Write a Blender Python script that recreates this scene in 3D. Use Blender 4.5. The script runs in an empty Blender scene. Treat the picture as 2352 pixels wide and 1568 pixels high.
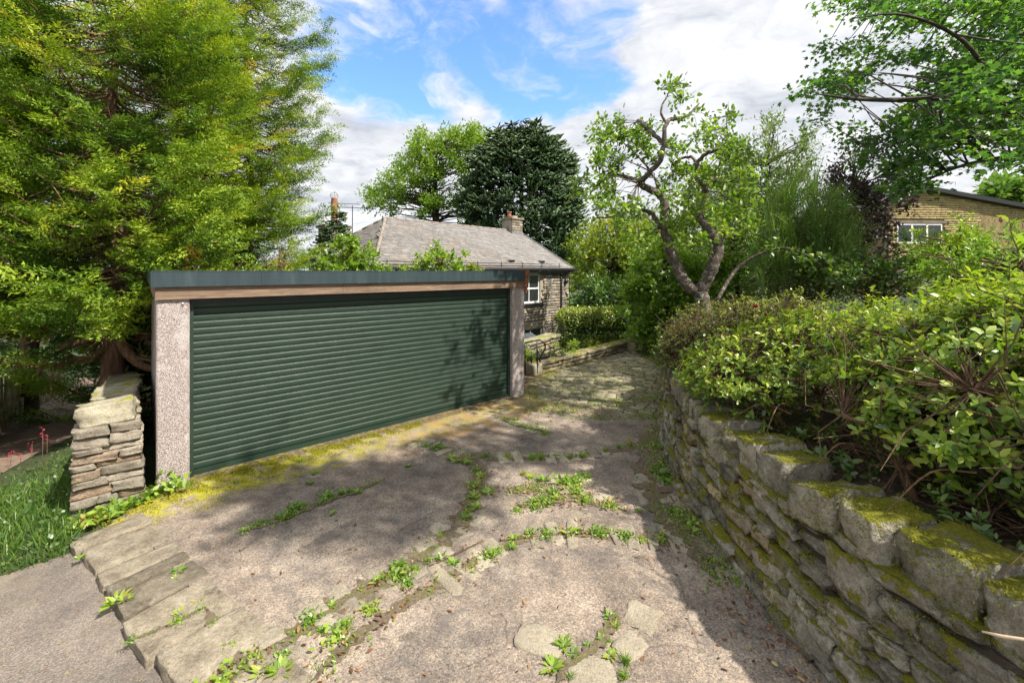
import bpy, bmesh, math, random
import numpy as np
from mathutils import Vector, Matrix, Euler

scene = bpy.context.scene
COL = scene.collection
R = math.radians

# ------------------------------------------------------------------ camera
EYE = 2.45
cam_d = bpy.data.cameras.new('camera')
cam = bpy.data.objects.new('camera', cam_d)
COL.objects.link(cam)
cam.location = (0, 0, EYE)
cam.rotation_euler = (R(90), 0, 0)
cam_d.sensor_width = 36
cam_d.lens = 15.0
cam_d.shift_y = -(784 - 622) / 2352
cam_d.clip_start = 0.05
cam_d.clip_end = 3000
scene.camera = cam

# ------------------------------------------------------------------ light
SUN_AZ, SUN_EL = 118.0, 51.0
world = bpy.data.worlds.new('World')
scene.world = world
world.use_nodes = True
sun_d = bpy.data.lights.new('sun', 'SUN')
sun_d.energy = 3.0
sun_d.angle = R(0.9)
sun_d.color = (1.0, 0.93, 0.82)
sun = bpy.data.objects.new('sun', sun_d)
COL.objects.link(sun)
sdir = Vector((math.sin(R(SUN_AZ)) * math.cos(R(SUN_EL)), math.cos(R(SUN_AZ)) * math.cos(R(SUN_EL)), math.sin(R(SUN_EL))))
sun.rotation_euler = (-sdir).to_track_quat('-Z', 'Y').to_euler()
sun.location = (20, 5, 30)
scene.view_settings.view_transform = 'Standard'
scene.view_settings.look = 'None'
scene.view_settings.gamma = 1.0
scene.view_settings.use_curve_mapping = False
scene.view_settings.exposure = 1.5
cy = scene.cycles
cy.use_denoising = True
cy.use_light_tree = False
cy.max_bounces = 6
cy.diffuse_bounces = 3
cy.glossy_bounces = 2
cy.transmission_bounces = 5
cy.transparent_max_bounces = 6
cy.caustics_reflective = False
cy.caustics_refractive = False
cy.sample_clamp_indirect = 6


# ------------------------------------------------------------------ node helpers
def nd(nt, typ, **kw):
    n = nt.nodes.new(typ)
    for k, v in kw.items():
        setattr(n, k, v)
    return n


def setin(nt, sock, v):
    if hasattr(v, 'is_output'):
        nt.links.new(v, sock)
    else:
        sock.default_value = v


def noise(nt, vec, scale, detail=4, rough=.6, dist=0.0):
    n = nd(nt, 'ShaderNodeTexNoise')
    if vec is not None:
        nt.links.new(vec, n.inputs['Vector'])
    n.inputs['Scale'].default_value = scale
    n.inputs['Detail'].default_value = detail
    n.inputs['Roughness'].default_value = rough
    n.inputs['Distortion'].default_value = dist
    return n.outputs['Fac']


def voro(nt, vec, scale, out='Color', feature='F1', rnd=1.0):
    n = nd(nt, 'ShaderNodeTexVoronoi', feature=feature)
    if vec is not None:
        nt.links.new(vec, n.inputs['Vector'])
    n.inputs['Scale'].default_value = scale
    n.inputs['Randomness'].default_value = rnd
    return n.outputs[out]


def ramp(nt, fac, stops, interp='LINEAR'):
    n = nd(nt, 'ShaderNodeValToRGB')
    e = n.color_ramp
    e.interpolation = interp
    while len(e.elements) > 1:
        e.elements.remove(e.elements[-1])
    for i, (p, c) in enumerate(stops):
        el = e.elements[0] if i == 0 else e.elements.new(p)
        el.position = p
        if not hasattr(c, '__len__'):
            c = (c, c, c)
        el.color = (c[0], c[1], c[2], 1)
    setin(nt, n.inputs[0], fac)
    return n.outputs[0]


def mixc(nt, fac, a, b, mode='MIX'):
    n = nd(nt, 'ShaderNodeMix', data_type='RGBA', blend_type=mode)
    for s, v in ((n.inputs[0], fac), (n.inputs[6], a), (n.inputs[7], b)):
        if isinstance(v, tuple) and len(v) == 3:
            v = v + (1,)
        setin(nt, s, v)
    return n.outputs[2]


def mth(nt, op, a, b=0.0, c=None, clamp=False):
    n = nd(nt, 'ShaderNodeMath', operation=op, use_clamp=clamp)
    setin(nt, n.inputs[0], a)
    setin(nt, n.inputs[1], b)
    if c is not None:
        setin(nt, n.inputs[2], c)
    return n.outputs[0]


def vmth(nt, op, a, b=None):
    n = nd(nt, 'ShaderNodeVectorMath', operation=op)
    setin(nt, n.inputs[0], a)
    if b is not None:
        setin(nt, n.inputs[1], b)
    return n.outputs['Value'] if op in ('DOT_PRODUCT', 'LENGTH', 'DISTANCE') else n.outputs[0]


def sstep(nt, v, lo, hi):
    n = nd(nt, 'ShaderNodeMapRange', interpolation_type='SMOOTHSTEP')
    setin(nt, n.inputs[0], v)
    n.inputs[1].default_value = lo
    n.inputs[2].default_value = hi
    return n.outputs[0]


def new_mat(name):
    m = bpy.data.materials.new(name)
    m.use_nodes = True
    nt = m.node_tree
    b = nt.nodes['Principled BSDF']
    return m, nt, b


def pos_vec(nt, per_object=True):
    g = nd(nt, 'ShaderNodeNewGeometry')
    v = g.outputs['Position']
    if per_object:
        o = nd(nt, 'ShaderNodeObjectInfo')
        k = mth(nt, 'MULTIPLY', o.outputs['Random'], 41.0)
        v = vmth(nt, 'ADD', v, k)
        return v, g, o.outputs['Random']
    return v, g, None


def bump(nt, b, h, strength=.4, dist=.02, prev=None):
    n = nd(nt, 'ShaderNodeBump')
    n.inputs['Strength'].default_value = strength
    n.inputs['Distance'].default_value = dist
    nt.links.new(h, n.inputs['Height'])
    if prev is not None:
        nt.links.new(prev, n.inputs['Normal'])
    nt.links.new(n.outputs[0], b.inputs['Normal'])
    return n.outputs[0]


def plain(name, col, rough=.6, metal=0.0, var=.15, scale=6, bmp=0.0, spec=.5):
    m, nt, b = new_mat(name)
    v, g, r = pos_vec(nt)
    n = noise(nt, v, scale, 5)
    lo = tuple(c * (1 - var) for c in col)
    hi = tuple(min(1, c * (1 + var)) for c in col)
    nt.links.new(ramp(nt, n, [(.3, lo), (.7, hi)]), b.inputs['Base Color'])
    b.inputs['Roughness'].default_value = rough
    b.inputs['Metallic'].default_value = metal
    b.inputs['Specular IOR Level'].default_value = spec
    if bmp:
        bump(nt, b, noise(nt, v, scale * 12, 4), bmp, .01)
    return m


def stone_mat(name, cols, moss=0.0, scale=1.0, tint=.35, bmp=.5, mosscol=((.15, .16, .02), (.36, .34, .035)), lichen=.3, updep=.45, warm=None):
    m, nt, b = new_mat(name)
    v, g, rnd = pos_vec(nt)
    n1 = noise(nt, v, 5 * scale, 6, .65)
    n2 = noise(nt, v, 38 * scale, 6, .7)
    n3 = noise(nt, v, 150 * scale, 3, .7)
    f = mth(nt, 'ADD', mth(nt, 'MULTIPLY', n1, .6), mth(nt, 'MULTIPLY', n2, .4))
    k = len(cols)
    c = ramp(nt, f, [(.36 + .3 * i / max(1, k - 1), cols[i]) for i in range(k)])
    t = ramp(nt, rnd, [(0, 1 - tint), (.5, 1.0), (1, 1 + tint)])
    c = mixc(nt, 1.0, c, t, 'MULTIPLY')
    if warm:
        r2 = mth(nt, 'FRACT', mth(nt, 'MULTIPLY', rnd, 7.31))
        c = mixc(nt, sstep(nt, r2, .6, .95), c, mixc(nt, 1.0, c, warm, 'MULTIPLY'))
    c = mixc(nt, mth(nt, 'MULTIPLY', sstep(nt, n3, .46, .68), .75), c, mixc(nt, 1.0, c, (.42, .40, .38), 'MULTIPLY'))
    if lichen:
        l = noise(nt, v, 14 * scale, 5, .7, .4)
        c = mixc(nt, mth(nt, 'MULTIPLY', sstep(nt, l, .56, .68), lichen), c, (.46, .46, .40))
    h = mth(nt, 'ADD', mth(nt, 'MULTIPLY', n2, .6), mth(nt, 'MULTIPLY', n3, .25))
    if moss:
        nm = mth(nt, 'ADD', noise(nt, v, 3.2 * scale, 5, .65), mth(nt, 'MULTIPLY', noise(nt, v, 26 * scale, 4, .6), .35))
        sep = nd(nt, 'ShaderNodeSeparateXYZ')
        nt.links.new(g.outputs['Normal'], sep.inputs[0])
        nm = mth(nt, 'ADD', nm, mth(nt, 'MULTIPLY', sep.outputs[2], updep * .5))
        mk = sstep(nt, nm, 1.05 - moss * .5, 1.17 - moss * .5)
        mc = ramp(nt, noise(nt, v, 60, 4, .7), [(.3, mosscol[0]), (.7, mosscol[1])])
        c = mixc(nt, mk, c, mc)
        h = mth(nt, 'ADD', h, mth(nt, 'MULTIPLY', mk, mth(nt, 'ADD', .35, mth(nt, 'MULTIPLY', noise(nt, v, 110, 3, .8), .9))))
    nt.links.new(c, b.inputs['Base Color'])
    b.inputs['Roughness'].default_value = .9
    b.inputs['Specular IOR Level'].default_value = .2
    bump(nt, b, h, bmp, .03 / max(scale, .5))
    return m


def leaf_mat(name, stops, trans=.38, gloss=.05, rough=.42, tcol=(1.1, 1.3, .5)):
    m = bpy.data.materials.new(name)
    m.use_nodes = True
    nt = m.node_tree
    nt.nodes.clear()
    out = nd(nt, 'ShaderNodeOutputMaterial')
    a = nd(nt, 'ShaderNodeAttribute', attribute_name='var')
    c = ramp(nt, a.outputs['Fac'], stops)
    d = nd(nt, 'ShaderNodeBsdfDiffuse')
    nt.links.new(c, d.inputs[0])
    t = nd(nt, 'ShaderNodeBsdfTranslucent')
    nt.links.new(mixc(nt, 1.0, c, tcol, 'MULTIPLY'), t.inputs[0])
    mx = nd(nt, 'ShaderNodeMixShader')
    mx.inputs[0].default_value = trans
    nt.links.new(d.outputs[0], mx.inputs[1])
    nt.links.new(t.outputs[0], mx.inputs[2])
    g = nd(nt, 'ShaderNodeBsdfGlossy')
    g.inputs['Roughness'].default_value = rough
    mg = nd(nt, 'ShaderNodeMixShader')
    mg.inputs[0].default_value = gloss
    nt.links.new(mx.outputs[0], mg.inputs[1])
    nt.links.new(g.outputs[0], mg.inputs[2])
    nt.links.new(mg.outputs[0], out.inputs[0])
    return m


# ------------------------------------------------------------------ sky with clouds
def build_sky():
    nt = world.node_tree
    nt.nodes.clear()
    out = nd(nt, 'ShaderNodeOutputWorld')
    bg = nd(nt, 'ShaderNodeBackground')
    bg.inputs[1].default_value = 0.15
    sky = nd(nt, 'ShaderNodeTexSky', sky_type='NISHITA')
    sky.sun_disc = False
    sky.sun_elevation = R(SUN_EL)
    sky.sun_rotation = R(SUN_AZ)
    sky.altitude = 150
    sky.air_density = 1.0
    sky.dust_density = 0.6
    sky.ozone_density = 2.5
    tc = nd(nt, 'ShaderNodeTexCoord')
    dr = tc.outputs['Generated']
    sep = nd(nt, 'ShaderNodeSeparateXYZ')
    nt.links.new(dr, sep.inputs[0])
    z = mth(nt, 'ADD', mth(nt, 'MAXIMUM', sep.outputs[2], 0.0), .22)
    px = mth(nt, 'DIVIDE', sep.outputs[0], z)
    py = mth(nt, 'DIVIDE', sep.outputs[1], z)
    cb = nd(nt, 'ShaderNodeCombineXYZ')
    nt.links.new(px, cb.inputs[0])
    nt.links.new(py, cb.inputs[1])
    p = cb.outputs[0]
    warp = nd(nt, 'ShaderNodeTexNoise')
    nt.links.new(p, warp.inputs['Vector'])
    warp.inputs['Scale'].default_value = 1.3
    warp.inputs['Detail'].default_value = 5
    pw = vmth(nt, 'ADD', p, vmth(nt, 'MULTIPLY', vmth(nt, 'SUBTRACT', warp.outputs['Color'], (.5, .5, .5)), (.8, .8, .8)))
    big = noise(nt, pw, 1.15, 7, .62)
    fine = noise(nt, pw, 5.5, 8, .62, .3)
    # where the overcast sheet is thin: a few openings of blue
    def hole(px_, py_, rad):
        d = Vector(((px_ - 1176) / 980, 1.0, (622 - py_) / 980)).normalized()
        zz = d.z + .22
        c = (d.x / zz, d.y / zz, 0)
        return sstep(nt, vmth(nt, 'DISTANCE', pw, c), rad, rad * .25)
    holes = None
    for a in ((860, 150, .42), (1000, 60, .45), (1180, 130, .42), (1270, 215, .34), (1250, 60, .34), (1180, 225, .26), (760, 60, .25)):
        h = hole(*a)
        holes = h if holes is None else mth(nt, 'MAXIMUM', holes, h)
    dens = mth(nt, 'ADD', mth(nt, 'MULTIPLY', big, .72), mth(nt, 'MULTIPLY', fine, .66))
    dens = mth(nt, 'SUBTRACT', mth(nt, 'ADD', dens, .16), mth(nt, 'MULTIPLY', holes, .46))
    cover = sstep(nt, dens, .40, .72)
    # cloud shade: bright puffs, greyer thick bellies
    sh = noise(nt, pw, 2.3, 8, .62, .7)
    sh = mth(nt, 'ADD', mth(nt, 'MULTIPLY', sh, .68), mth(nt, 'MULTIPLY', fine, .34))
    ccol = ramp(nt, sh, [(.36, (1.45, 1.53, 1.72)), (.46, (1.95, 2.02, 2.16)), (.55, (2.4, 2.43, 2.5)), (.66, (2.9, 2.88, 2.84))])
    scol = mixc(nt, 1.0, sky.outputs[0], (.56, .70, .86), 'MULTIPLY')
    col = mixc(nt, cover, scol, ccol)
    nt.links.new(col, bg.inputs[0])
    nt.links.new(bg.outputs[0], out.inputs[0])


build_sky()


# ------------------------------------------------------------------ geometry helpers
def P(x, y, z=0.0):
    """picture-plane coordinates of the survey photo -> point on the level z"""
    Y = (EYE - z) * 980.0 / (y - 622.0)
    return Vector(((x - 1176.0) / 980.0 * Y, Y, z))


def at(x, y, Y):
    return Vector(((x - 1176.0) / 980.0 * Y, Y, EYE - (y - 622.0) / 980.0 * Y))


class MB:
    def __init__(s):
        s.v, s.f = [], []

    def add(s, vs, fs):
        o = len(s.v)
        s.v += [tuple(v) for v in vs]
        s.f += [tuple(i + o for i in f) for f in fs]
        return s

    def box(s, lo, hi, mat=None):
        (a, b, c), (d, e, f) = lo, hi
        vs = [Vector(q) for q in ((a, b, c), (d, b, c), (d, e, c), (a, e, c), (a, b, f), (d, b, f), (d, e, f), (a, e, f))]
        if mat is not None:
            vs = [mat @ v for v in vs]
        return s.add(vs, [(0, 3, 2, 1), (4, 5, 6, 7), (0, 1, 5, 4), (1, 2, 6, 5), (2, 3, 7, 6), (3, 0, 4, 7)])

    def tube(s, pts, rad, sides=6, cap=True, jit=0.0, rng=None):
        pts = [Vector(p) for p in pts]
        n = len(pts)
        if not hasattr(rad, '__len__'):
            rad = [rad] * n
        vs, fs = [], []
        up = Vector((0.3, 0.2, 1)).normalized()
        prev = None
        for i, p in enumerate(pts):
            t = (pts[min(i + 1, n - 1)] - pts[max(i - 1, 0)])
            if t.length < 1e-9:
                t = Vector((0, 0, 1))
            t.normalize()
            a = prev if prev is not None else (t.cross(up) if abs(t.dot(up)) < .95 else t.cross(Vector((1, 0, 0))))
            a = (a - t * a.dot(t)).normalized()
            prev = a
            b = t.cross(a)
            for k in range(sides):
                q = 2 * math.pi * k / sides
                r = rad[i] * (1 + (rng.uniform(-jit, jit) if rng is not None else 0))
                vs.append(p + a * (math.cos(q) * r) + b * (math.sin(q) * r))
        for i in range(n - 1):
            for k in range(sides):
                k2 = (k + 1) % sides
                fs.append((i * sides + k, i * sides + k2, (i + 1) * sides + k2, (i + 1) * sides + k))
        if cap:
            fs.append(tuple(range(sides - 1, -1, -1)))
            fs.append(tuple((n - 1) * sides + k for k in range(sides)))
        return s.add(vs, fs)

    def lathe(s, prof, sides=16, origin=(0, 0, 0)):
        vs, fs = [], []
        o = Vector(origin)
        for r, z in prof:
            for k in range(sides):
                q = 2 * math.pi * k / sides
                vs.append(o + Vector((r * math.cos(q), r * math.sin(q), z)))
        for i in range(len(prof) - 1):
            for k in range(sides):
                k2 = (k + 1) % sides
                fs.append((i * sides + k, i * sides + k2, (i + 1) * sides + k2, (i + 1) * sides + k))
        fs.append(tuple(range(sides - 1, -1, -1)))
        fs.append(tuple((len(prof) - 1) * sides + k for k in range(sides)))
        return s.add(vs, fs)

    def mesh(s, name, mat=None, smooth=False):
        me = bpy.data.meshes.new(name)
        me.from_pydata(s.v, [], s.f)
        if mat:
            me.materials.append(mat)
        if smooth:
            me.polygons.foreach_set('use_smooth', [True] * len(me.polygons))
        me.update()
        return me

    def build(s, name, mat=None, parent=None, smooth=False, kind=None):
        return link(name, s.mesh(name, mat, smooth), parent, kind)


def link(name, data, parent=None, kind=None):
    o = bpy.data.objects.new(name, data)
    COL.objects.link(o)
    if parent is not None:
        o.parent = parent
    if kind:
        o['kind'] = kind
    return o


def tag(o, label, cat, group=None, kind=None):
    o['label'] = label
    o['category'] = cat
    if group:
        o['group'] = group
    if kind:
        o['kind'] = kind
    return o


def thing(name, label, cat, loc=(0, 0, 0), rz=0.0, group=None):
    o = link(name, None)
    o.empty_display_size = .2
    o.location = loc
    o.rotation_euler = (0, 0, rz)
    return tag(o, label, cat, group)


def copy_tree(o, parent=None):
    c = o.copy()
    COL.objects.link(c)
    c.parent = parent
    for ch in list(o.children):
        copy_tree(ch, c)
    return c


def np_mesh(name, verts, loops, nper, mat, var=None, smooth=False):
    """verts (N,3); loops flat vertex indices; nper vertices in each face"""
    me = bpy.data.meshes.new(name)
    nf = len(loops) // nper
    me.vertices.add(len(verts))
    me.vertices.foreach_set('co', np.ascontiguousarray(verts, dtype=np.float32).ravel())
    me.loops.add(len(loops))
    me.loops.foreach_set('vertex_index', np.ascontiguousarray(loops, dtype=np.int32))
    me.polygons.add(nf)
    me.polygons.foreach_set('loop_start', np.arange(0, nf * nper, nper, dtype=np.int32))
    if smooth:
        me.polygons.foreach_set('use_smooth', np.ones(nf, dtype=bool))
    me.update(calc_edges=True)
    if var is not None:
        at_ = me.attributes.new('var', 'FLOAT', 'FACE')
        at_.data.foreach_set('value', np.ascontiguousarray(var, dtype=np.float32))
    me.materials.append(mat)
    return me


def catmull(pts, n=4):
    pts = [Vector(p) for p in pts]
    q = [pts[0] * 2 - pts[1]] + pts + [pts[-1] * 2 - pts[-2]]
    out = []
    for i in range(1, len(q) - 2):
        a, b, c, d = q[i - 1], q[i], q[i + 1], q[i + 2]
        for k in range(n):
            t = k / n
            out.append(.5 * ((2 * b) + (c - a) * t + (2 * a - 5 * b + 4 * c - d) * t * t + (3 * b - a - 3 * c + d) * t ** 3))
    out.append(pts[-1])
    return out


def lerp_list(vals, n):
    return list(np.interp(np.linspace(0, len(vals) - 1, n), range(len(vals)), vals))


# leaf templates: x across, y along, z out of the leaf; quads only
def T_diamond(w=.42):
    v = [(0, 0, 0), (w / 2, .45, .07), (0, 1, 0), (-w / 2, .45, .07)]
    return np.array(v), np.array([0, 1, 2, 3])


def T_oval(w=.45):
    v = [(0, 0, 0), (w * .42, .25, .05), (w * .46, .65, .06), (0, 1, -.06), (-w * .46, .65, .06), (-w * .42, .25, .05), (0, .5, -.01)]
    return np.array(v), np.array([0, 1, 2, 6, 6, 2, 3, 4, 0, 6, 4, 5])


def T_blade(w=.09):
    v = [(-w / 2, 0, 0), (w / 2, 0, 0), (w * .4, .5, .05), (-w * .4, .5, .05), (.0, 1, -.08), (-.0, 1, -.08)]
    return np.array(v), np.array([0, 1, 2, 3, 3, 2, 4, 5])


def T_maple():
    v = [(0, 0, 0), (.46, .14, .02), (.26, .36, .04), (.52, .66, 0), (.18, .60, .03), (0, 1, -.06), (-.18, .60, .03), (-.52, .66, 0), (-.26, .36, .04), (-.46, .14, .02)]
    # five lobes from four quads that share the midrib
    c = len(v)
    v.append((0, .45, -.03))
    return np.array(v), np.array([0, 1, 2, c, c, 2, 3, 4, c, 4, 5, 6, c, 6, 7, 8, 0, c, 8, 9])


def T_plume(rng, n=7):
    """flat feathery conifer spray of fan-shaped scale leaves (triangles)"""
    V, F = [], []

    def leaflet(p, d, nrm, ln, w):
        d = d / np.linalg.norm(d)
        s = np.cross(d, nrm)
        s /= max(1e-6, np.linalg.norm(s))
        o = len(V)
        V.extend([p + s * w * .8, p - s * w * .8 + d * ln * .25, p + d * ln])
        F.extend([o, o + 1, o + 2])
    for i in range(n):
        t = .06 + .90 * i / (n - 1)
        p = np.array([0, t, .10 * math.sin(t * 2.2)])
        for sd in (-1, 1):
            fl = .36 * (1.05 - .65 * t) * rng.uniform(.75, 1.2)
            d = np.array([sd * .8, .75, rng.uniform(-.3, .4)])
            d /= np.linalg.norm(d)
            for k in range(4):
                q = p + d * fl * (k / 4.0)
                dd = d + rng.normal(0, .5, 3)
                leaflet(q + np.array([0, 0, rng.normal(0, .05)]), dd, np.array([rng.normal(0, .7), rng.normal(0, .7), 1.0]), .115 * rng.uniform(.7, 1.35), .031)
    leaflet(np.array([0, .9, .1]), np.array([0, 1, .2]), np.array([0, 0, 1.]), .2, .04)
    return np.array(V), np.array(F)


def nrmz(a):
    return a / np.maximum(1e-9, np.linalg.norm(a, axis=1, keepdims=True))


def place(tmpl, pos, d, nrm, size, nper=4):
    tv, tf = tmpl
    N = len(pos)
    d = nrmz(d)
    n = nrmz(nrm - d * np.sum(nrm * d, axis=1, keepdims=True))
    s = np.cross(d, n)
    sz = np.asarray(size).reshape(-1, 1, 1) * np.ones((N, 1, 1))
    V = pos[:, None, :] + sz * (tv[None, :, 0:1] * s[:, None, :] + tv[None, :, 1:2] * d[:, None, :] + tv[None, :, 2:3] * n[:, None, :])
    L = (tf[None, :] + (np.arange(N) * len(tv))[:, None]).ravel()
    return V.reshape(-1, 3), L, len(tf) // nper


def leaves(name, tmpl, pos, d, nrm, size, mat, parent=None, rng=None, var=None, vsd=.2, kind=None, nper=4):
    V, L, fp = place(tmpl, pos, d, nrm, size, nper)
    N = len(pos)
    if var is None:
        var = np.full(N, .5)
    var = np.clip(var + rng.normal(0, vsd, N), 0, 1)
    me = np_mesh(name, V, L, nper, mat, np.repeat(var, fp))
    return link(name, me, parent, kind)


def twigs(rng, centers, nt, length, k, up=.35, out_from=None, outw=.6, jitter=.25):
    """leaf positions along short twigs that fan out of every centre; returns pos, dir, normal, clump id"""
    C = np.asarray(centers)
    M = len(C)
    d = rng.normal(0, 1, (M, nt, 3))
    if out_from is not None:
        o = C - np.asarray(out_from)
        o = o / np.maximum(1e-6, np.linalg.norm(o, axis=1, keepdims=True))
        d = d + outw * 2 * o[:, None, :]
    d[..., 2] += up
    d /= np.linalg.norm(d, axis=2, keepdims=True)
    ln = length * rng.uniform(.5, 1.1, (M, nt, 1, 1))
    t = (np.arange(k) + .6) / k
    pos = C[:, None, None, :] + d[:, :, None, :] * ln * t[None, None, :, None]
    pos[..., 2] -= (t[None, None, :] ** 2) * ln[..., 0] * .15
    dd = d[:, :, None, :] + rng.normal(0, .75, (M, nt, k, 3))
    nn = rng.normal(0, .55, (M, nt, k, 3))
    nn[..., 2] += 1.0
    pos = pos + rng.normal(0, jitter * length * .25, pos.shape)
    cid = np.repeat(np.arange(M), nt * k)
    return pos.reshape(-1, 3), dd.reshape(-1, 3), nn.reshape(-1, 3), cid


def branch(mb, a, b, r0, r1, rng, sag=.12, n=5, sides=5):
    a, b = np.array(a, float), np.array(b, float)
    L = np.linalg.norm(b - a)
    pts = []
    off = rng.normal(0, .07 * L, 3)
    for i in range(n):
        t = i / (n - 1)
        p = a + (b - a) * t + off * math.sin(math.pi * t) + np.array([0, 0, sag * L * math.sin(math.pi * t)])
        pts.append(p)
    mb.tube(pts, [r0 + (r1 - r0) * i / (n - 1) for i in range(n)], sides, cap=False)
    return pts


# stones: a rounded rough unit block on an n-grid
def stone_mesh(name, seed, n=3, mat=None, rough=.06, rnd=.22, flat_bottom=False, smooth=True):
    rg = random.Random(seed)
    idx, vs, fs = {}, [], []

    def vid(i, j, k):
        key = (i, j, k)
        if key not in idx:
            p = Vector((i / (n - 1) * 2 - 1, j / (n - 1) * 2 - 1, k / (n - 1) * 2 - 1))
            m = max(abs(p.x), abs(p.y), abs(p.z))
            sph = p.normalized() * 1.25
            q = p.lerp(sph, rnd if p.length > 1.2 else rnd * .35)
            q = Vector([max(-1.02, min(1.02, c)) for c in q])
            idx[key] = len(vs)
            vs.append(q * .5)
        return idx[key]
    for ax in range(3):
        for side in (0, n - 1):
            for a in range(n - 1):
                for b in range(n - 1):
                    quad = []
                    for (da, db) in ((0, 0), (1, 0), (1, 1), (0, 1)):
                        c = [0, 0, 0]
                        c[ax] = side
                        c[(ax + 1) % 3] = a + da
                        c[(ax + 2) % 3] = b + db
                        quad.append(vid(*c))
                    if side == 0:
                        quad.reverse()
                    fs.append(tuple(quad))
    from mathutils import noise as mn
    off = Vector((rg.uniform(0, 99), rg.uniform(0, 99), rg.uniform(0, 99)))
    sh = [rg.uniform(-.12, .12) for _ in range(6)]
    out = []
    for v in vs:
        w = v.copy()
        w.x += sh[0] * v.z + sh[1] * v.y * .6
        w.z += sh[2] * v.x * .8
        w.x *= 1 + sh[3] * v.z
        w.z *= 1 + sh[4] * v.x
        d = mn.noise_vector(v * 2.2 + off) * rough + mn.noise_vector(v * 5.5 + off) * rough * .5
        out.append(w + d)
    mb = MB()
    mb.add(out, fs)
    return mb.mesh(name, mat, smooth)


def put(name, me, parent, loc, rot=(0, 0, 0), scale=(1, 1, 1)):
    o = bpy.data.objects.new(name, me)
    COL.objects.link(o)
    o.parent = parent
    o.location = loc
    o.rotation_euler = rot
    o.scale = scale
    return o


def pieces(name, mass_name, parent, meshes, items, limit=290, world_of=None):
    """items: (loc, rot, scale, mesh index). nearest ones single parts, the rest joined as one part"""
    cp = Vector((0, 0, EYE))
    W = world_of if world_of is not None else Matrix()
    items = sorted(items, key=lambda it: ((W @ Vector(it[0])) - cp).length)
    for loc, rot, sc, mi in items[:limit]:
        put(name, meshes[mi % len(meshes)], parent, loc, rot, sc)
    rest = items[limit:]
    if rest:
        mb = MB()
        for loc, rot, sc, mi in rest:
            me = meshes[mi % len(meshes)]
            M = Matrix.LocRotScale(Vector(loc), Euler(rot), Vector(sc))
            mb.add([M @ v.co for v in me.vertices], [tuple(p.vertices) for p in me.polygons])
        mb.build(mass_name, meshes[0].materials[0], parent, kind='stuff')

# ------------------------------------------------------------------ materials
M = {}
M['pebbledash'] = None


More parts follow.
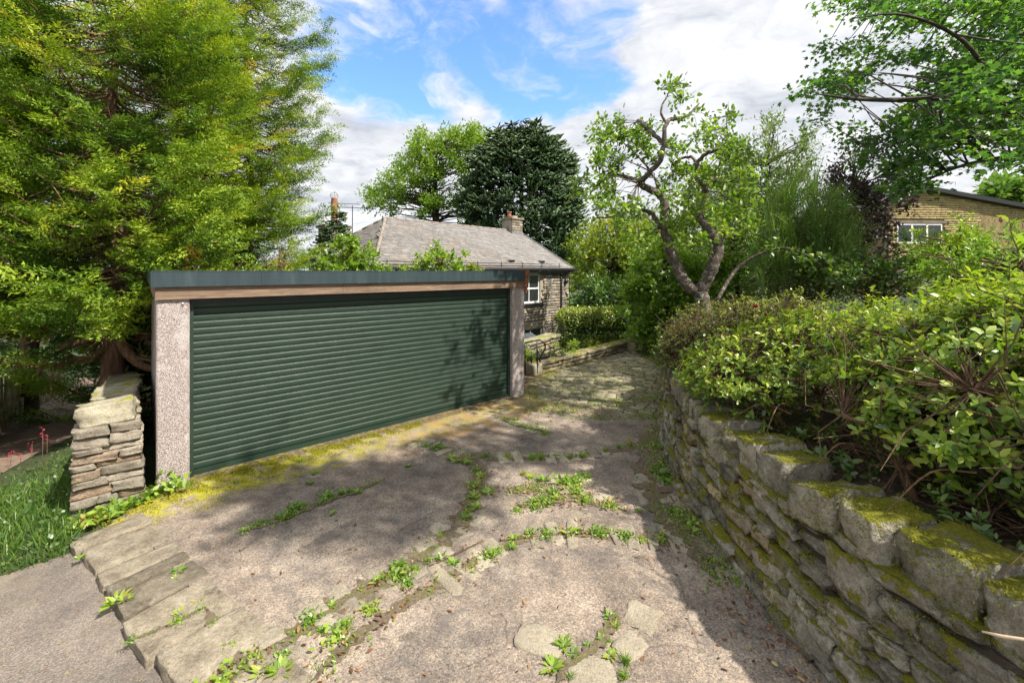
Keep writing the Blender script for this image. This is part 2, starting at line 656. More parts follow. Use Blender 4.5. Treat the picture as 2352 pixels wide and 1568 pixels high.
def mk_materials():
    # driveway: worn concrete with exposed pink-brown aggregate
    m, nt, b = new_mat('drive_concrete')
    v, g, _ = pos_vec(nt, False)
    n0 = noise(nt, v, .9, 5, .6)
    n1 = noise(nt, v, 4.5, 6, .65)
    ag = voro(nt, v, 105, 'Color')
    ags = nd(nt, 'ShaderNodeSeparateColor')
    nt.links.new(ag, ags.inputs[0])
    agv = ags.outputs[0]
    c = ramp(nt, mth(nt, 'ADD', mth(nt, 'MULTIPLY', n0, .55), mth(nt, 'MULTIPLY', n1, .45)),
             [(.36, (.125, .106, .092)), (.5, (.245, .207, .173)), (.64, (.375, .323, .265))])
    c = mixc(nt, .68, c, mixc(nt, 1.0, c, ramp(nt, agv, [(0, (.3, .28, .3)), (.3, (.8, .77, .75)), (.7, (1.1, 1.05, 1.0)), (1, (1.8, 1.6, 1.4))]), 'MULTIPLY'))
    # hairline cracks
    wv = nd(nt, 'ShaderNodeTexNoise')
    nt.links.new(v, wv.inputs['Vector'])
    wv.inputs['Scale'].default_value = 3.0
    wv.inputs['Detail'].default_value = 6
    vw = vmth(nt, 'ADD', v, vmth(nt, 'MULTIPLY', vmth(nt, 'SUBTRACT', wv.outputs['Color'], (.5, .5, .5)), (.35, .35, .35)))
    ck = voro(nt, vw, .62, 'Distance', 'DISTANCE_TO_EDGE')
    ck = mth(nt, 'MULTIPLY', sstep(nt, mth(nt, 'ADD', ck, mth(nt, 'MULTIPLY', noise(nt, v, 22, 4, .7), .012)), .015, .005), sstep(nt, noise(nt, v, 1.3, 4, .6), .46, .56))
    c = mixc(nt, mth(nt, 'MULTIPLY', ck, .55), c, (.055, .045, .035))
    # worn pale patches
    c = mixc(nt, mth(nt, 'MULTIPLY', sstep(nt, noise(nt, v, 2.1, 6, .7), .58, .74), .45), c, (.42, .365, .30))
    # dark grime
    c = mixc(nt, mth(nt, 'MULTIPLY', sstep(nt, noise(nt, v, 3.3, 7, .75, .5), .52, .66), .7), c, (.125, .112, .104))
    c = mixc(nt, mth(nt, 'MULTIPLY', sstep(nt, noise(nt, v, .75, 6, .65, .6), .48, .6), .6), c, mixc(nt, 1.0, c, (.66, .70, .76), 'MULTIPLY'))
    dv = vmth(nt, 'DOT_PRODUCT', v, (-.657, .754, 0))
    wob = mth(nt, 'MULTIPLY', mth(nt, 'SUBTRACT', noise(nt, v, 3.5, 6, .7), .5), 1.3)
    dvw = mth(nt, 'ADD', dv, wob)
    du = vmth(nt, 'DOT_PRODUCT', v, (.754, .657, 0))
    duw = mth(nt, 'ADD', du, wob)
    # rusty ochre staining in front of the door's far half
    st = mth(nt, 'MULTIPLY', sstep(nt, dvw, 4.9, 5.5), sstep(nt, duw, 2.2, 3.4))
    st = mth(nt, 'MULTIPLY', st, sstep(nt, noise(nt, v, 2.4, 6, .65), .4, .6))
    c = mixc(nt, mth(nt, 'MULTIPLY', st, .75), c, (.33, .20, .085))
    # brown film where it drains to the wall
    # moss band along the garage sill
    band = mth(nt, 'MULTIPLY', sstep(nt, dvw, 5.35, 5.75), sstep(nt, dvw, 6.75, 6.2))
    mossn = sstep(nt, noise(nt, v, 5, 7, .75), .40, .56)
    nearer = sstep(nt, duw, 3.6, .6)
    mk = mth(nt, 'MULTIPLY', mth(nt, 'MULTIPLY', band, mossn), mth(nt, 'ADD', .35, mth(nt, 'MULTIPLY', nearer, .65)))
    mc = ramp(nt, noise(nt, v, 45, 4, .7), [(.3, (.20, .19, .02)), (.65, (.46, .42, .03))])
    c = mixc(nt, mk, c, mc)
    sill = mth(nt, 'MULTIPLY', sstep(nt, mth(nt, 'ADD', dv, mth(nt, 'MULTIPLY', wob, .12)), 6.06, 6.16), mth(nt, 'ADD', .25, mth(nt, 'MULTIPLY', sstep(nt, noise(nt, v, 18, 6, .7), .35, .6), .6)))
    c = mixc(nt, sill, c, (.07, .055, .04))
    nt.links.new(c, b.inputs['Base Color'])
    b.inputs['Roughness'].default_value = .88
    b.inputs['Specular IOR Level'].default_value = .25
    h = mth(nt, 'ADD', mth(nt, 'MULTIPLY', voro(nt, v, 105, 'Distance'), -.6), mth(nt, 'MULTIPLY', noise(nt, v, 30, 5, .7), .7))
    bump(nt, b, h, .6, .010)
    M['concrete'] = m

    m, nt, b = new_mat('road_asphalt')
    v, g, _ = pos_vec(nt, False)
    ag = nd(nt, 'ShaderNodeSeparateColor')
    nt.links.new(voro(nt, v, 130, 'Color'), ag.inputs[0])
    c = ramp(nt, noise(nt, v, 1.6, 6, .65), [(.35, (.13, .112, .10)), (.65, (.235, .205, .178))])
    c = mixc(nt, .7, c, mixc(nt, 1.0, c, ramp(nt, ag.outputs[0], [(0, (.5, .5, .5)), (.6, (1, .98, .95)), (1, (1.7, 1.55, 1.4))]), 'MULTIPLY'))
    c = mixc(nt, mth(nt, 'MULTIPLY', sstep(nt, noise(nt, v, 1.0, 5, .7), .5, .72), .6), c, (.28, .235, .17))
    nt.links.new(c, b.inputs['Base Color'])
    b.inputs['Roughness'].default_value = .85
    bump(nt, b, voro(nt, v, 130, 'Distance'), .5, .01)
    M['asphalt'] = m

    m, nt, b = new_mat('soil')
    v, g, _ = pos_vec(nt, False)
    n1 = noise(nt, v, 22, 6, .7)
    c = ramp(nt, n1, [(.3, (.035, .026, .018)), (.6, (.095, .070, .045)), (.8, (.19, .14, .085))])
    c = mixc(nt, mth(nt, 'MULTIPLY', sstep(nt, noise(nt, v, 5, 5, .7), .5, .65), .5), c, (.12, .12, .025))
    nt.links.new(c, b.inputs['Base Color'])
    b.inputs['Roughness'].default_value = .95
    bump(nt, b, noise(nt, v, 60, 5, .75), .9, .03)
    M['soil'] = m

    m, nt, b = new_mat('joint_soil')
    v, g, _ = pos_vec(nt, False)
    c = ramp(nt, noise(nt, v, 26, 6, .75), [(.3, (.07, .05, .035)), (.55, (.19, .145, .10)), (.75, (.34, .28, .20))])
    c = mixc(nt, mth(nt, 'MULTIPLY', sstep(nt, noise(nt, v, 6, 5, .7), .45, .62), .6), c, (.15, .16, .03))
    nt.links.new(c, b.inputs['Base Color'])
    b.inputs['Roughness'].default_value = .95
    bump(nt, b, noise(nt, v, 70, 5, .75), .9, .02)
    M['joint'] = m

    m, nt, b = new_mat('mossy_joint_bed')
    v, g, _ = pos_vec(nt, False)
    c = ramp(nt, noise(nt, v, 6, 6, .75), [(.35, (.09, .075, .04)), (.5, (.19, .18, .05)), (.65, (.31, .29, .06))])
    nt.links.new(c, b.inputs['Base Color'])
    b.inputs['Roughness'].default_value = .95
    bump(nt, b, noise(nt, v, 60, 5, .75), .9, .03)
    M['moss_bed'] = m

    m, nt, b = new_mat('path_dirt')
    v, g, _ = pos_vec(nt, False)
    c = ramp(nt, noise(nt, v, 9, 6, .7), [(.3, (.13, .088, .065)), (.7, (.33, .235, .175))])
    nt.links.new(c, b.inputs['Base Color'])
    b.inputs['Roughness'].default_value = .95
    bump(nt, b, noise(nt, v, 40, 5, .75), .7, .03)
    M['dirt'] = m

    m, nt, b = new_mat('ground_turf')
    v, g, _ = pos_vec(nt, False)
    c = ramp(nt, noise(nt, v, 3, 6, .7), [(.3, (.03, .045, .015)), (.6, (.06, .085, .025)), (.8, (.11, .12, .04))])
    nt.links.new(c, b.inputs['Base Color'])
    b.inputs['Roughness'].default_value = .95
    bump(nt, b, noise(nt, v, 25, 5, .75), .8, .06)
    M['turf'] = m

    # pebbledash
    m, nt, b = new_mat('pebbledash')
    v, g, r = pos_vec(nt)
    sp = nd(nt, 'ShaderNodeSeparateColor')
    nt.links.new(voro(nt, v, 140, 'Color'), sp.inputs[0])
    c = ramp(nt, sp.outputs[0], [(0, (.19, .135, .125)), (.25, (.31, .245, .23)), (.55, (.42, .355, .335)), (.85, (.53, .475, .455)), (1, (.66, .62, .60))])
    c = mixc(nt, mth(nt, 'MULTIPLY', sstep(nt, noise(nt, v, 3.0, 4, .6), .56, .68), .45), c, (.66, .62, .61))
    nt.links.new(c, b.inputs['Base Color'])
    b.inputs['Roughness'].default_value = .8
    bump(nt, b, voro(nt, v, 140, 'Distance'), .8, .010)
    M['pebbledash'] = m

    # powder-coated fascia metal with chalky streaks
    m, nt, b = new_mat('fascia_metal')
    v, g, r = pos_vec(nt)
    vs = vmth(nt, 'MULTIPLY', v, (6, 6, .8))
    n = noise(nt, vs, 1.6, 6, .7)
    c = ramp(nt, n, [(.38, (.030, .048, .056)), (.6, (.042, .064, .074)), (.8, (.09, .12, .13))])
    c = mixc(nt, mth(nt, 'MULTIPLY', sstep(nt, noise(nt, v, 14, 6, .8), .62, .74), .3), c, (.25, .27, .26))
    nt.links.new(c, b.inputs['Base Color'])
    b.inputs['Roughness'].default_value = .42
    b.inputs['Metallic'].default_value = .15
    M['fascia'] = m

    # weathered timber board
    m, nt, b = new_mat('weathered_timber')
    tcn = nd(nt, 'ShaderNodeTexCoord')
    vs = vmth(nt, 'MULTIPLY', tcn.outputs['Object'], (1.0, 14, 14))
    n = noise(nt, vs, 3.0, 7, .7, .6)
    n2 = noise(nt, tcn.outputs['Object'], 2.2, 5, .65)
    c = ramp(nt, n, [(.3, (.10, .065, .045)), (.5, (.20, .135, .09)), (.72, (.33, .235, .16))])
    c = mixc(nt, mth(nt, 'MULTIPLY', sstep(nt, n2, .5, .66), .65), c, (.13, .085, .055))
    nt.links.new(c, b.inputs['Base Color'])
    b.inputs['Roughness'].default_value = .75
    bump(nt, b, n, .35, .01)
    M['timber'] = m

    m, nt, b = new_mat('roller_green')
    v, g, r = pos_vec(nt)
    c = ramp(nt, noise(nt, v, 3.5, 6, .7), [(.35, (.017, .036, .024)), (.7, (.025, .048, .033))])
    c = mixc(nt, mth(nt, 'MULTIPLY', sstep(nt, noise(nt, v, 60, 4, .8), .64, .74), .3), c, (.16, .18, .15))
    c = mixc(nt, mth(nt, 'MULTIPLY', sstep(nt, noise(nt, vmth(nt, 'MULTIPLY', v, (3, 3, .5)), 1.6, 6, .7), .5, .75), .35), c, (.05, .07, .055))
    nt.links.new(c, b.inputs['Base Color'])
    b.inputs['Roughness'].default_value = .45
    b.inputs['Specular IOR Level'].default_value = .4
    M['door'] = m

    M['steel_dark'] = plain('dark_steel', (.03, .033, .036), .45, .3, .3)
    M['iron_black'] = plain('black_iron', (.012, .012, .013), .4, .2, .3)
    M['rust'] = plain('rusty_bracket', (.22, .085, .045), .85, 0, .45, 9, .3)
    M['rubber'] = plain('door_seal', (.05, .05, .055), .7)
    M['galv'] = plain('galvanised', (.45, .46, .47), .4, .7, .2)
    M['white_paint'] = plain('white_paint', (.78, .78, .76), .45, 0, .06)
    M['black_paint'] = plain('black_paint', (.016, .017, .02), .38, 0, .2)
    M['terracotta'] = plain('terracotta', (.30, .13, .085), .8, 0, .25, 9, .2)
    M['buff_clay'] = plain('buff_clay', (.48, .38, .26), .85, 0, .25, 9, .2)
    M['dark_inside'] = plain('dark_inside', (.012, .012, .013), .9)
    M['curtain'] = plain('curtain', (.55, .52, .47), .9, 0, .1)
    M['red_flower'] = plain('red_flower', (.62, .02, .09), .6, 0, .2)
    M['apple'] = plain('apple_skin', (.34, .42, .09), .35, 0, .25, 12)
    M['wood_pale'] = plain('pale_stick', (.62, .47, .32), .7, 0, .2, 20)
    M['lead'] = plain('lead', (.22, .23, .25), .6, .3, .2)
    M['lamp_enamel'] = plain('lamp_enamel', (.02, .022, .025), .3, 0, .2)

    # glass
    m, nt, b = new_mat('window_glass')
    b.inputs['Base Color'].default_value = (.02, .024, .026, 1)
    b.inputs['Roughness'].default_value = .06
    b.inputs['Specular IOR Level'].default_value = .8
    M['glass'] = m
    m, nt, b = new_mat('lamp_glass')
    b.inputs['Base Color'].default_value = (.9, .88, .8, 1)
    b.inputs['Roughness'].default_value = .15
    b.inputs['Transmission Weight'].default_value = .6
    b.inputs['IOR'].default_value = 1.3
    M['lamp_glass'] = m
    m, nt, b = new_mat('polycarbonate')
    b.inputs['Base Color'].default_value = (.62, .68, .74, 1)
    b.inputs['Roughness'].default_value = .2
    b.inputs['Alpha'].default_value = .8
    M['poly'] = m

    # stones
    M['wall_stone'] = stone_mat('mossy_gritstone', [(.13, .118, .093), (.31, .285, .228), (.53, .495, .41)], moss=.66, bmp=1.0, updep=.25, tint=.38, warm=(1.15, 1.0, .8), lichen=.55)
    M['cap_stone'] = stone_mat('mossy_capstone', [(.15, .135, .103), (.33, .30, .235), (.52, .48, .39)], moss=.44, bmp=1.0, updep=.55, tint=.25, lichen=.55)
    M['pier_stone'] = stone_mat('sandstone_rubble', [(.16, .135, .105), (.31, .27, .215), (.46, .415, .335)], moss=.14, bmp=.9, tint=.22, warm=(1.08, .9, .78))
    M['pier_cap'] = stone_mat('sandstone_cap', [(.20, .18, .13), (.35, .32, .235), (.47, .44, .34)], moss=.3, bmp=.5, tint=.2)
    M['slab'] = stone_mat('stone_slab', [(.12, .10, .075), (.26, .222, .165), (.40, .35, .27)], moss=.30, bmp=.9, tint=.30, lichen=.3, updep=.1)
    M['flag'] = stone_mat('worn_flag', [(.24, .205, .155), (.36, .315, .24), (.46, .41, .32)], moss=.2, bmp=.9, tint=.22, lichen=.2, updep=.1)
    M['sett'] = stone_mat('stone_sett', [(.17, .15, .105), (.28, .25, .175), (.38, .345, .25)], moss=.50, bmp=.7, tint=.28, lichen=.15, updep=.1, mosscol=((.14, .13, .02), (.30, .27, .035)))
    M['low_stone'] = stone_mat('low_wall_stone', [(.15, .13, .085), (.30, .255, .17), (.44, .38, .27)], moss=.4, bmp=.6, tint=.3)
    M['house_stone'] = stone_mat('house_rubble', [(.13, .115, .095), (.29, .26, .215), (.42, .38, .31)], moss=0, scale=.6, bmp=.5, tint=.38, lichen=.1, warm=(1.1, .95, .78))
    M['mortar'] = plain('mortar', (.33, .29, .23), .95, 0, .2, 10, .3)
    M['quoin'] = stone_mat('dressed_stone', [(.16, .135, .10), (.27, .235, .18), (.34, .30, .235)], moss=0, scale=.6, bmp=.3, tint=.2, lichen=.1)
    M['slate'] = stone_mat('roof_slate', [(.13, .122, .12), (.205, .194, .188), (.275, .264, .255)], moss=0, scale=.5, bmp=.3, tint=.13, lichen=.15, warm=(1.05, .95, .85))
    M['ridge'] = stone_mat('ridge_tile', [(.22, .19, .165), (.33, .29, .255)], moss=0, scale=.5, bmp=.3, tint=.12, lichen=.3)
    M['block'] = stone_mat('yellow_block', [(.30, .225, .105), (.42, .33, .165), (.50, .41, .225)], moss=0, scale=.4, bmp=.4, tint=.16, lichen=.05)
    M['block_mortar'] = plain('block_mortar', (.22, .17, .09), .95, 0, .2, 10)
    M['fence_wood'] = stone_mat('fence_wood', [(.17, .145, .09), (.33, .28, .17), (.48, .42, .26)], moss=.35, bmp=.4, tint=.3, lichen=.15)

    # bark
    def bark(name, cols, sc=9, stretch=.3, lich=None):
        m, nt, b = new_mat(name)
        v, g, r = pos_vec(nt, False)
        vs = vmth(nt, 'MULTIPLY', v, (1, 1, stretch))
        n = noise(nt, vs, sc, 7, .72, .4)
        c = ramp(nt, n, [(.32, cols[0]), (.52, cols[1]), (.7, cols[2])])
        if lich:
            c = mixc(nt, sstep(nt, noise(nt, v, 11, 5, .7), .52, .62), c, lich)
        nt.links.new(c, b.inputs['Base Color'])
        b.inputs['Roughness'].default_value = .9
        b.inputs['Specular IOR Level'].default_value = .2
        bump(nt, b, n, .9, .03)
        return m
    M['bark_conifer'] = bark('cypress_bark', [(.05, .028, .018), (.13, .075, .05), (.21, .14, .10)])
    M['bark_apple'] = bark('apple_bark', [(.045, .034, .027), (.12, .095, .08), (.21, .18, .155)], 22, .8, (.28, .275, .24))
    M['bark_grey'] = bark('grey_bark', [(.03, .026, .022), (.075, .066, .055), (.13, .115, .10)])
    M['bark_bush'] = bark('bush_stem', [(.09, .05, .028), (.22, .135, .075), (.36, .25, .15)], 20)
    M['bark_twig'] = bark('dry_twig', [(.07, .038, .025), (.16, .10, .065), (.27, .18, .12)], 30)

    # leaves
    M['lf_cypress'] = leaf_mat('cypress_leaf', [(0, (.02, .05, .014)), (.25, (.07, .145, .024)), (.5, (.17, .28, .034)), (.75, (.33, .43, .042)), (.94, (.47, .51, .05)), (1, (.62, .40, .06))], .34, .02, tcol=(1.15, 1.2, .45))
    M['lf_beech'] = leaf_mat('beech_leaf', [(0, (.08, .16, .025)), (.5, (.19, .30, .035)), (1, (.33, .41, .055))], .46, .04)
    M['lf_monkey'] = leaf_mat('monkey_puzzle_leaf', [(0, (.035, .07, .035)), (.5, (.085, .15, .065)), (1, (.18, .25, .10))], .12, .05)
    M['lf_apple'] = leaf_mat('apple_leaf', [(0, (.08, .15, .03)), (.5, (.19, .30, .04)), (.88, (.33, .42, .06)), (1, (.48, .43, .08))], .48, .05)
    M['lf_syc'] = leaf_mat('sycamore_leaf', [(0, (.05, .13, .05)), (.5, (.105, .21, .06)), (1, (.24, .34, .06))], .55, .04)
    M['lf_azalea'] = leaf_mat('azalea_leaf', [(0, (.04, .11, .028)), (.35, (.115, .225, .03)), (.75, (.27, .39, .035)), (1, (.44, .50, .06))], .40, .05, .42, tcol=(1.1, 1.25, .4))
    M['lf_box'] = leaf_mat('small_dark_leaf', [(0, (.05, .085, .022)), (.5, (.13, .17, .03)), (1, (.33, .35, .06))], .36, .05, .45)
    M['lf_broom'] = leaf_mat('broom_needle', [(0, (.07, .13, .035)), (.5, (.16, .27, .06)), (1, (.30, .41, .09))], .35, .03)
    M['lf_plum'] = leaf_mat('purple_leaf', [(0, (.045, .04, .045)), (.6, (.085, .06, .065)), (.85, (.10, .085, .06)), (1, (.13, .16, .05))], .3, .05, tcol=(1.1, .9, .85))
    M['lf_hedge'] = leaf_mat('hedge_leaf', [(0, (.10, .16, .025)), (.5, (.24, .31, .04)), (1, (.42, .44, .07))], .38, .06)
    M['lf_bright'] = leaf_mat('bright_leaf', [(0, (.10, .20, .03)), (.5, (.23, .36, .04)), (1, (.42, .50, .07))], .45, .06)
    M['lf_grey'] = leaf_mat('grey_green_leaf', [(0, (.07, .12, .05)), (.5, (.15, .21, .08)), (1, (.29, .33, .15))], .45, .08)
    M['lf_mixed'] = leaf_mat('garden_tree_leaf', [(0, (.07, .13, .02)), (.5, (.19, .27, .035)), (.8, (.34, .37, .05)), (1, (.46, .30, .07))], .45, .04)
    M['lf_ivy'] = leaf_mat('dark_shrub_leaf', [(0, (.03, .075, .02)), (.5, (.085, .17, .035)), (1, (.20, .30, .05))], .35, .08)
    M['lf_weed'] = leaf_mat('weed_leaf', [(0, (.09, .18, .025)), (.5, (.20, .34, .035)), (.9, (.36, .46, .06)), (1, (.42, .32, .08))], .4, .05)
    M['lf_grass'] = leaf_mat('grass_blade', [(0, (.05, .12, .02)), (.6, (.13, .23, .04)), (1, (.27, .31, .08))], .4, .03)
    M['lf_litter'] = leaf_mat('dead_leaf', [(0, (.06, .032, .02)), (.5, (.19, .085, .04)), (.85, (.34, .17, .07)), (1, (.45, .38, .14))], .15, .03)
    M['lf_wall_moss'] = leaf_mat('wall_moss_tuft', [(0, (.12, .14, .02)), (.5, (.22, .23, .03)), (1, (.36, .35, .04))], .25, .0, tcol=(1.1, 1.15, .4))
    M['lf_moss'] = leaf_mat('moss_tuft', [(0, (.15, .16, .02)), (.5, (.29, .28, .03)), (1, (.44, .41, .045))], .3, .0, tcol=(1.2, 1.15, .4))


mk_materials()

# ------------------------------------------------------------------ frame of the garage: u along its front, v away from us
UX, UY = .754, .657


def uv(x, y):
    return UX * x + UY * y, -UY * x + UX * y


def xy(u, v):
    return UX * u - UY * v, UY * u + UX * v


def sm(x, a, b):
    t = max(0.0, min(1.0, (x - a) / (b - a)))
    return t * t * (3 - 2 * t)


def H(x, y):
    u, v = uv(x, y)
    left = -.134 * max(0.0, min(v, 30) - 6.0) - .12 * (1 - sm(v, 5.4, 5.62))
    right = -.12 - 2.75 * sm(v, 9.8, 13.2)
    right += 1.15 * sm(x, 6, 9) * (1 - sm(v, 6, 10)) + 2.0 * sm(x, 12, 22)
    w = sm(u, -.1, .35)
    return left * (1 - w) + right * w


# right retaining wall line, near to far
WALL = catmull([(2.95, -.6, 0), (2.62, .4, 0), (2.26, 1.3, 0), (2.02, 2.0, 0), (1.88, 2.7, 0), (1.81, 3.5, 0), (1.82, 4.3, 0), (1.92, 5.1, 0), (2.12, 6.0, 0),
                (2.42, 7.0, 0), (2.75, 7.9, 0), (3.12, 8.8, 0), (3.62, 10.2, 0)], 6)
WS = [0.0]
for i_ in range(1, len(WALL)):
    WS.append(WS[-1] + (WALL[i_] - WALL[i_ - 1]).length)


def wall_at(s):
    s = max(0.0, min(WS[-1] - 1e-4, s))
    i = max(0, np.searchsorted(WS, s, 'right') - 1)
    t = (s - WS[i]) / (WS[i + 1] - WS[i])
    p = WALL[i].lerp(WALL[i + 1], t)
    a, b = WALL[max(0, i - 1)], WALL[min(len(WALL) - 1, i + 2)]
    tg = (b - a).normalized()
    return p, tg, Vector((tg.y, -tg.x, 0))      # point, tangent, inward (into the bank)


# ------------------------------------------------------------------ setting
def build_setting():
    n = 170
    k = np.linspace(-1, 1, n)
    g = np.sinh(k * 5.2) / np.sinh(5.2) * 700
    vs, fs = [], []
    for j in range(n):
        for i in range(n):
            x, y = g[i] + 0, g[j] + 8
            vs.append((x, y, H(x, y)))
    for j in range(n - 1):
        for i in range(n - 1):
            a = j * n + i
            fs.append((a, a + 1, a + n + 1, a + n))
    MB().add(vs, fs).build('ground', M['turf'], smooth=True, kind='structure')

    # asphalt road
    a, b = Vector((-4.02, 3.90)), Vector((-2.06, 2.557))
    d = (b - a).normalized()
    L0 = a - d * .02
    far = b + d * 6
    mb = MB()
    # towards the grass the road ends on the line v = 5.6
    e0 = Vector(xy(-7.5, 5.52))
    pts = [(L0.x + .05, L0.y, -.06), (far.x, far.y, -.06), (far.x - 3, far.y - 6, -.06), (-30, -8, -.06), (e0.x - 10, e0.y - 6, -.06), (e0.x, e0.y, -.06)]
    lead = xy(-.42, 5.6)
    pts.append((lead[0], lead[1], -.06))
    mb.add(pts, [tuple(range(len(pts)))])
    mb.build('road', M['asphalt'], kind='structure')

    # driveway: thin slab with its own edge
    slab_r = [P(328, 1231), P(390, 1291), P(467, 1385), P(563, 1521)]
    pr = [Vector(xy(.02, 6.3)), Vector(xy(-.25, 5.62)), Vector(slab_r[0][:2]), Vector(slab_r[1][:2]), Vector(slab_r[2][:2]), Vector(slab_r[3][:2]), Vector((1.2, .2)), Vector((3.2, -2.5)), Vector((6, -2.5)),
          Vector((3.0, .4)), Vector((2.3, 2.0)), Vector((2.05, 3.5)), Vector((2.1, 4.8)), Vector((2.4, 6.2)), Vector((2.75, 7.1)),
          P(1520, 963).xy, P(1210, 912).xy, Vector((.55, 8.45)), Vector((.8, 9.9)), Vector((.2, 10.2)), Vector(xy(5.8, 7.4)), Vector(xy(5.8, 6.3))]
    m2 = MB()
    k2 = len(pr)
    vs = [(p[0], p[1], 0) for p in pr] + [(p[0], p[1], -.13) for p in pr]
    fs = [tuple(range(k2 - 1, -1, -1))] + [(i, (i + 1) % k2, k2 + (i + 1) % k2, k2 + i) for i in range(k2)]
    fs[0] = tuple(reversed(fs[0]))
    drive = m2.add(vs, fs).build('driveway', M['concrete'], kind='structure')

    # soil showing in the joints, laid just above the concrete
    rg = random.Random(5)

    def strip(px, w, zz, name='soil_joint'):
        pts = catmull([P(*q, z=zz) for q in px], 9)
        vs, fs = [], []
        for i, p in enumerate(pts):
            t = (pts[min(i + 1, len(pts) - 1)] - pts[max(i - 1, 0)]).normalized()
            nn = Vector((-t.y, t.x, 0))
            e = min(1, .2 + min(i, len(pts) - 1 - i) * .15)
            ww = w if not hasattr(w, '__len__') else np.interp(i / (len(pts) - 1), [0, .5, 1], w)
            vs += [p + nn * ww * e * rg.uniform(.35, 1.35), p - nn * ww * e * rg.uniform(.35, 1.35)]
        for i in range(len(pts) - 1):
            fs.append((2 * i, 2 * i + 1, 2 * i + 3, 2 * i + 2))
        # face up
        o = MB().add(vs, [tuple(reversed(f)) for f in fs]).build(name, M['joint'], drive)
        return pts
    for ji, (px, w) in enumerate(J):
        strip(px, tuple(q * .72 for q in w) if hasattr(w, '__len__') else w * .72, .003 + .0013 * ji)

    # flush stones set in the joints and loose flags
    fm = [stone_mesh('paving_stone', 100 + i, 6, M['flag'], .12, .22) for i in range(10)]
    items = []
    for (cx, cy, lx, ly, rot, hgt) in FLAGS:
        p = P(cx, cy)
        items.append((Vector((p.x, p.y, hgt - .04)), (rg.uniform(-.02, .02), rg.uniform(-.02, .02), R(rot)), (lx, ly, .08), len(items)))
    for loc, rot, sc, mi in items:
        put('paving_stone', fm[mi % 10], drive, loc, rot, sc)
    # generated stones along two of the joints
    for px, w, step, lat in ROWS:
        pts = catmull([P(*q) for q in px], 8)
        acc, last = 0, pts[0]
        nxt = step * .5
        for i in range(1, len(pts)):
            acc += (pts[i] - pts[i - 1]).length
            if acc > nxt:
                t = (pts[i] - pts[i - 1]).normalized()
                nn = Vector((-t.y, t.x, 0))
                for q in range(lat):
                    if rg.random() < .25:
                        continue
                    off = (q - (lat - 1) / 2) * w / lat * 1.6 + rg.uniform(-.03, .03)
                    p = pts[i] + nn * off
                    put('paving_stone', fm[rg.randrange(10)], drive, (p.x, p.y, rg.uniform(-.041, -.032)), (0, 0, math.atan2(t.y, t.x) + rg.uniform(-.25, .25)),
                        (step * rg.uniform(.6, .95), w / lat * rg.uniform(1.0, 1.5), .09))
                nxt = acc + step * rg.uniform(.8, 1.2)

    # kerb slabs between the road and the drive
    sl = [stone_mesh('kerb_slab', 140 + i, 9, M['slab'], .026, .06) for i in range(5)]
    la, ra = Vector((-4.01, 3.90, 0)), P(328, 1231)
    dirn = (P(388, 1561) - P(167, 1238)).normalized()
    cuts = [0, .30, .78, 1.04, 1.22, 1.55, 2.12, 2.62, 3.1, 3.6, 4.2]
    ang = math.atan2(dirn.y, dirn.x)
    side = Vector((-dirn.y, dirn.x, 0))
    wid = .52
    for i in range(len(cuts) - 1):
        c = la + dirn * ((cuts[i] + cuts[i + 1]) / 2 + .0) + side * (wid / 2 - .02 + rg.uniform(-.02, .02))
        put('kerb_slab', sl[i % 5], drive, (c.x, c.y, -.066 + rg.uniform(-.010, .010)), (rg.uniform(-.015, .015), rg.uniform(-.03, .03), ang + rg.uniform(-.02, .02)),
            (cuts[i + 1] - cuts[i] - .03, wid * rg.uniform(.97, 1.03), .16))

    # cobbled yard
    cob = link('cobbled_yard', None)
    A, B = P(1206, 917), P(1524, 968)
    dx = (B - A).normalized()
    dy = Vector((-dx.y, dx.x, 0))
    bed = [A - dy * .0 - dx * .1, B + dx * 1.0, Vector((4.4, 9.6, 0)), Vector((5.2, 13.5, 0)), Vector((3.8, 13.6, 0)), Vector((.3, 9.75, 0))]
    mb = MB()
    q = [(p.x, p.y, -.010) for p in bed]
    mb.add(q, [tuple(range(len(q)))])
    cb = mb.build('joint_bed', M['moss_bed'], cob)
    cob['kind'] = 'structure'
    sm_ = [stone_mesh('sett', 170 + i, 3, M['sett'], .05, .2) for i in range(8)]
    items = []
    LW0, LW1 = Vector((.49, 9.88, 0)), Vector((3.53, 13.1, 0))
    lwd = (LW1 - LW0).normalized()
    lwn = Vector((-lwd.y, lwd.x, 0))
    yy = .08
    while yy < 7.2:
        rh = rg.uniform(.13, .165)
        xx = -.5 + rg.uniform(0, .2)
        while xx < 5.5:
            w = rg.uniform(.19, .30)
            p = A + dx * (xx + w / 2) + dy * (yy + rh / 2)
            ok = (p - LW0).dot(lwn) < -.04 or (p - LW1).dot(lwd) > 0
            ok = ok and p.x > .42 and p.y < 13.2
            # right of the wall line: leave out
            wx = np.interp(p.y, [q_.y for q_ in WALL], [q_.x for q_ in WALL])
            ok = ok and p.x < wx + .1 and not (p.x < 1.1 and p.y > 9.6 and (p - LW0).dot(lwn) > -.3)
            if ok:
                items.append(((p.x, p.y, -.033 + rg.uniform(-.012, .012)), (rg.uniform(-.06, .06), rg.uniform(-.05, .05), math.atan2(dx.y, dx.x) + rg.uniform(-.05, .05)),
                              (w - .032, rh - .03, .10), rg.randrange(8)))
            xx += w
        yy += rh
    pieces('sett', 'setts', cob, sm_, items, 295)

    # footpath down the hill on the left
    vs, fs = [], []
    vv = np.linspace(6.9, 32, 60)
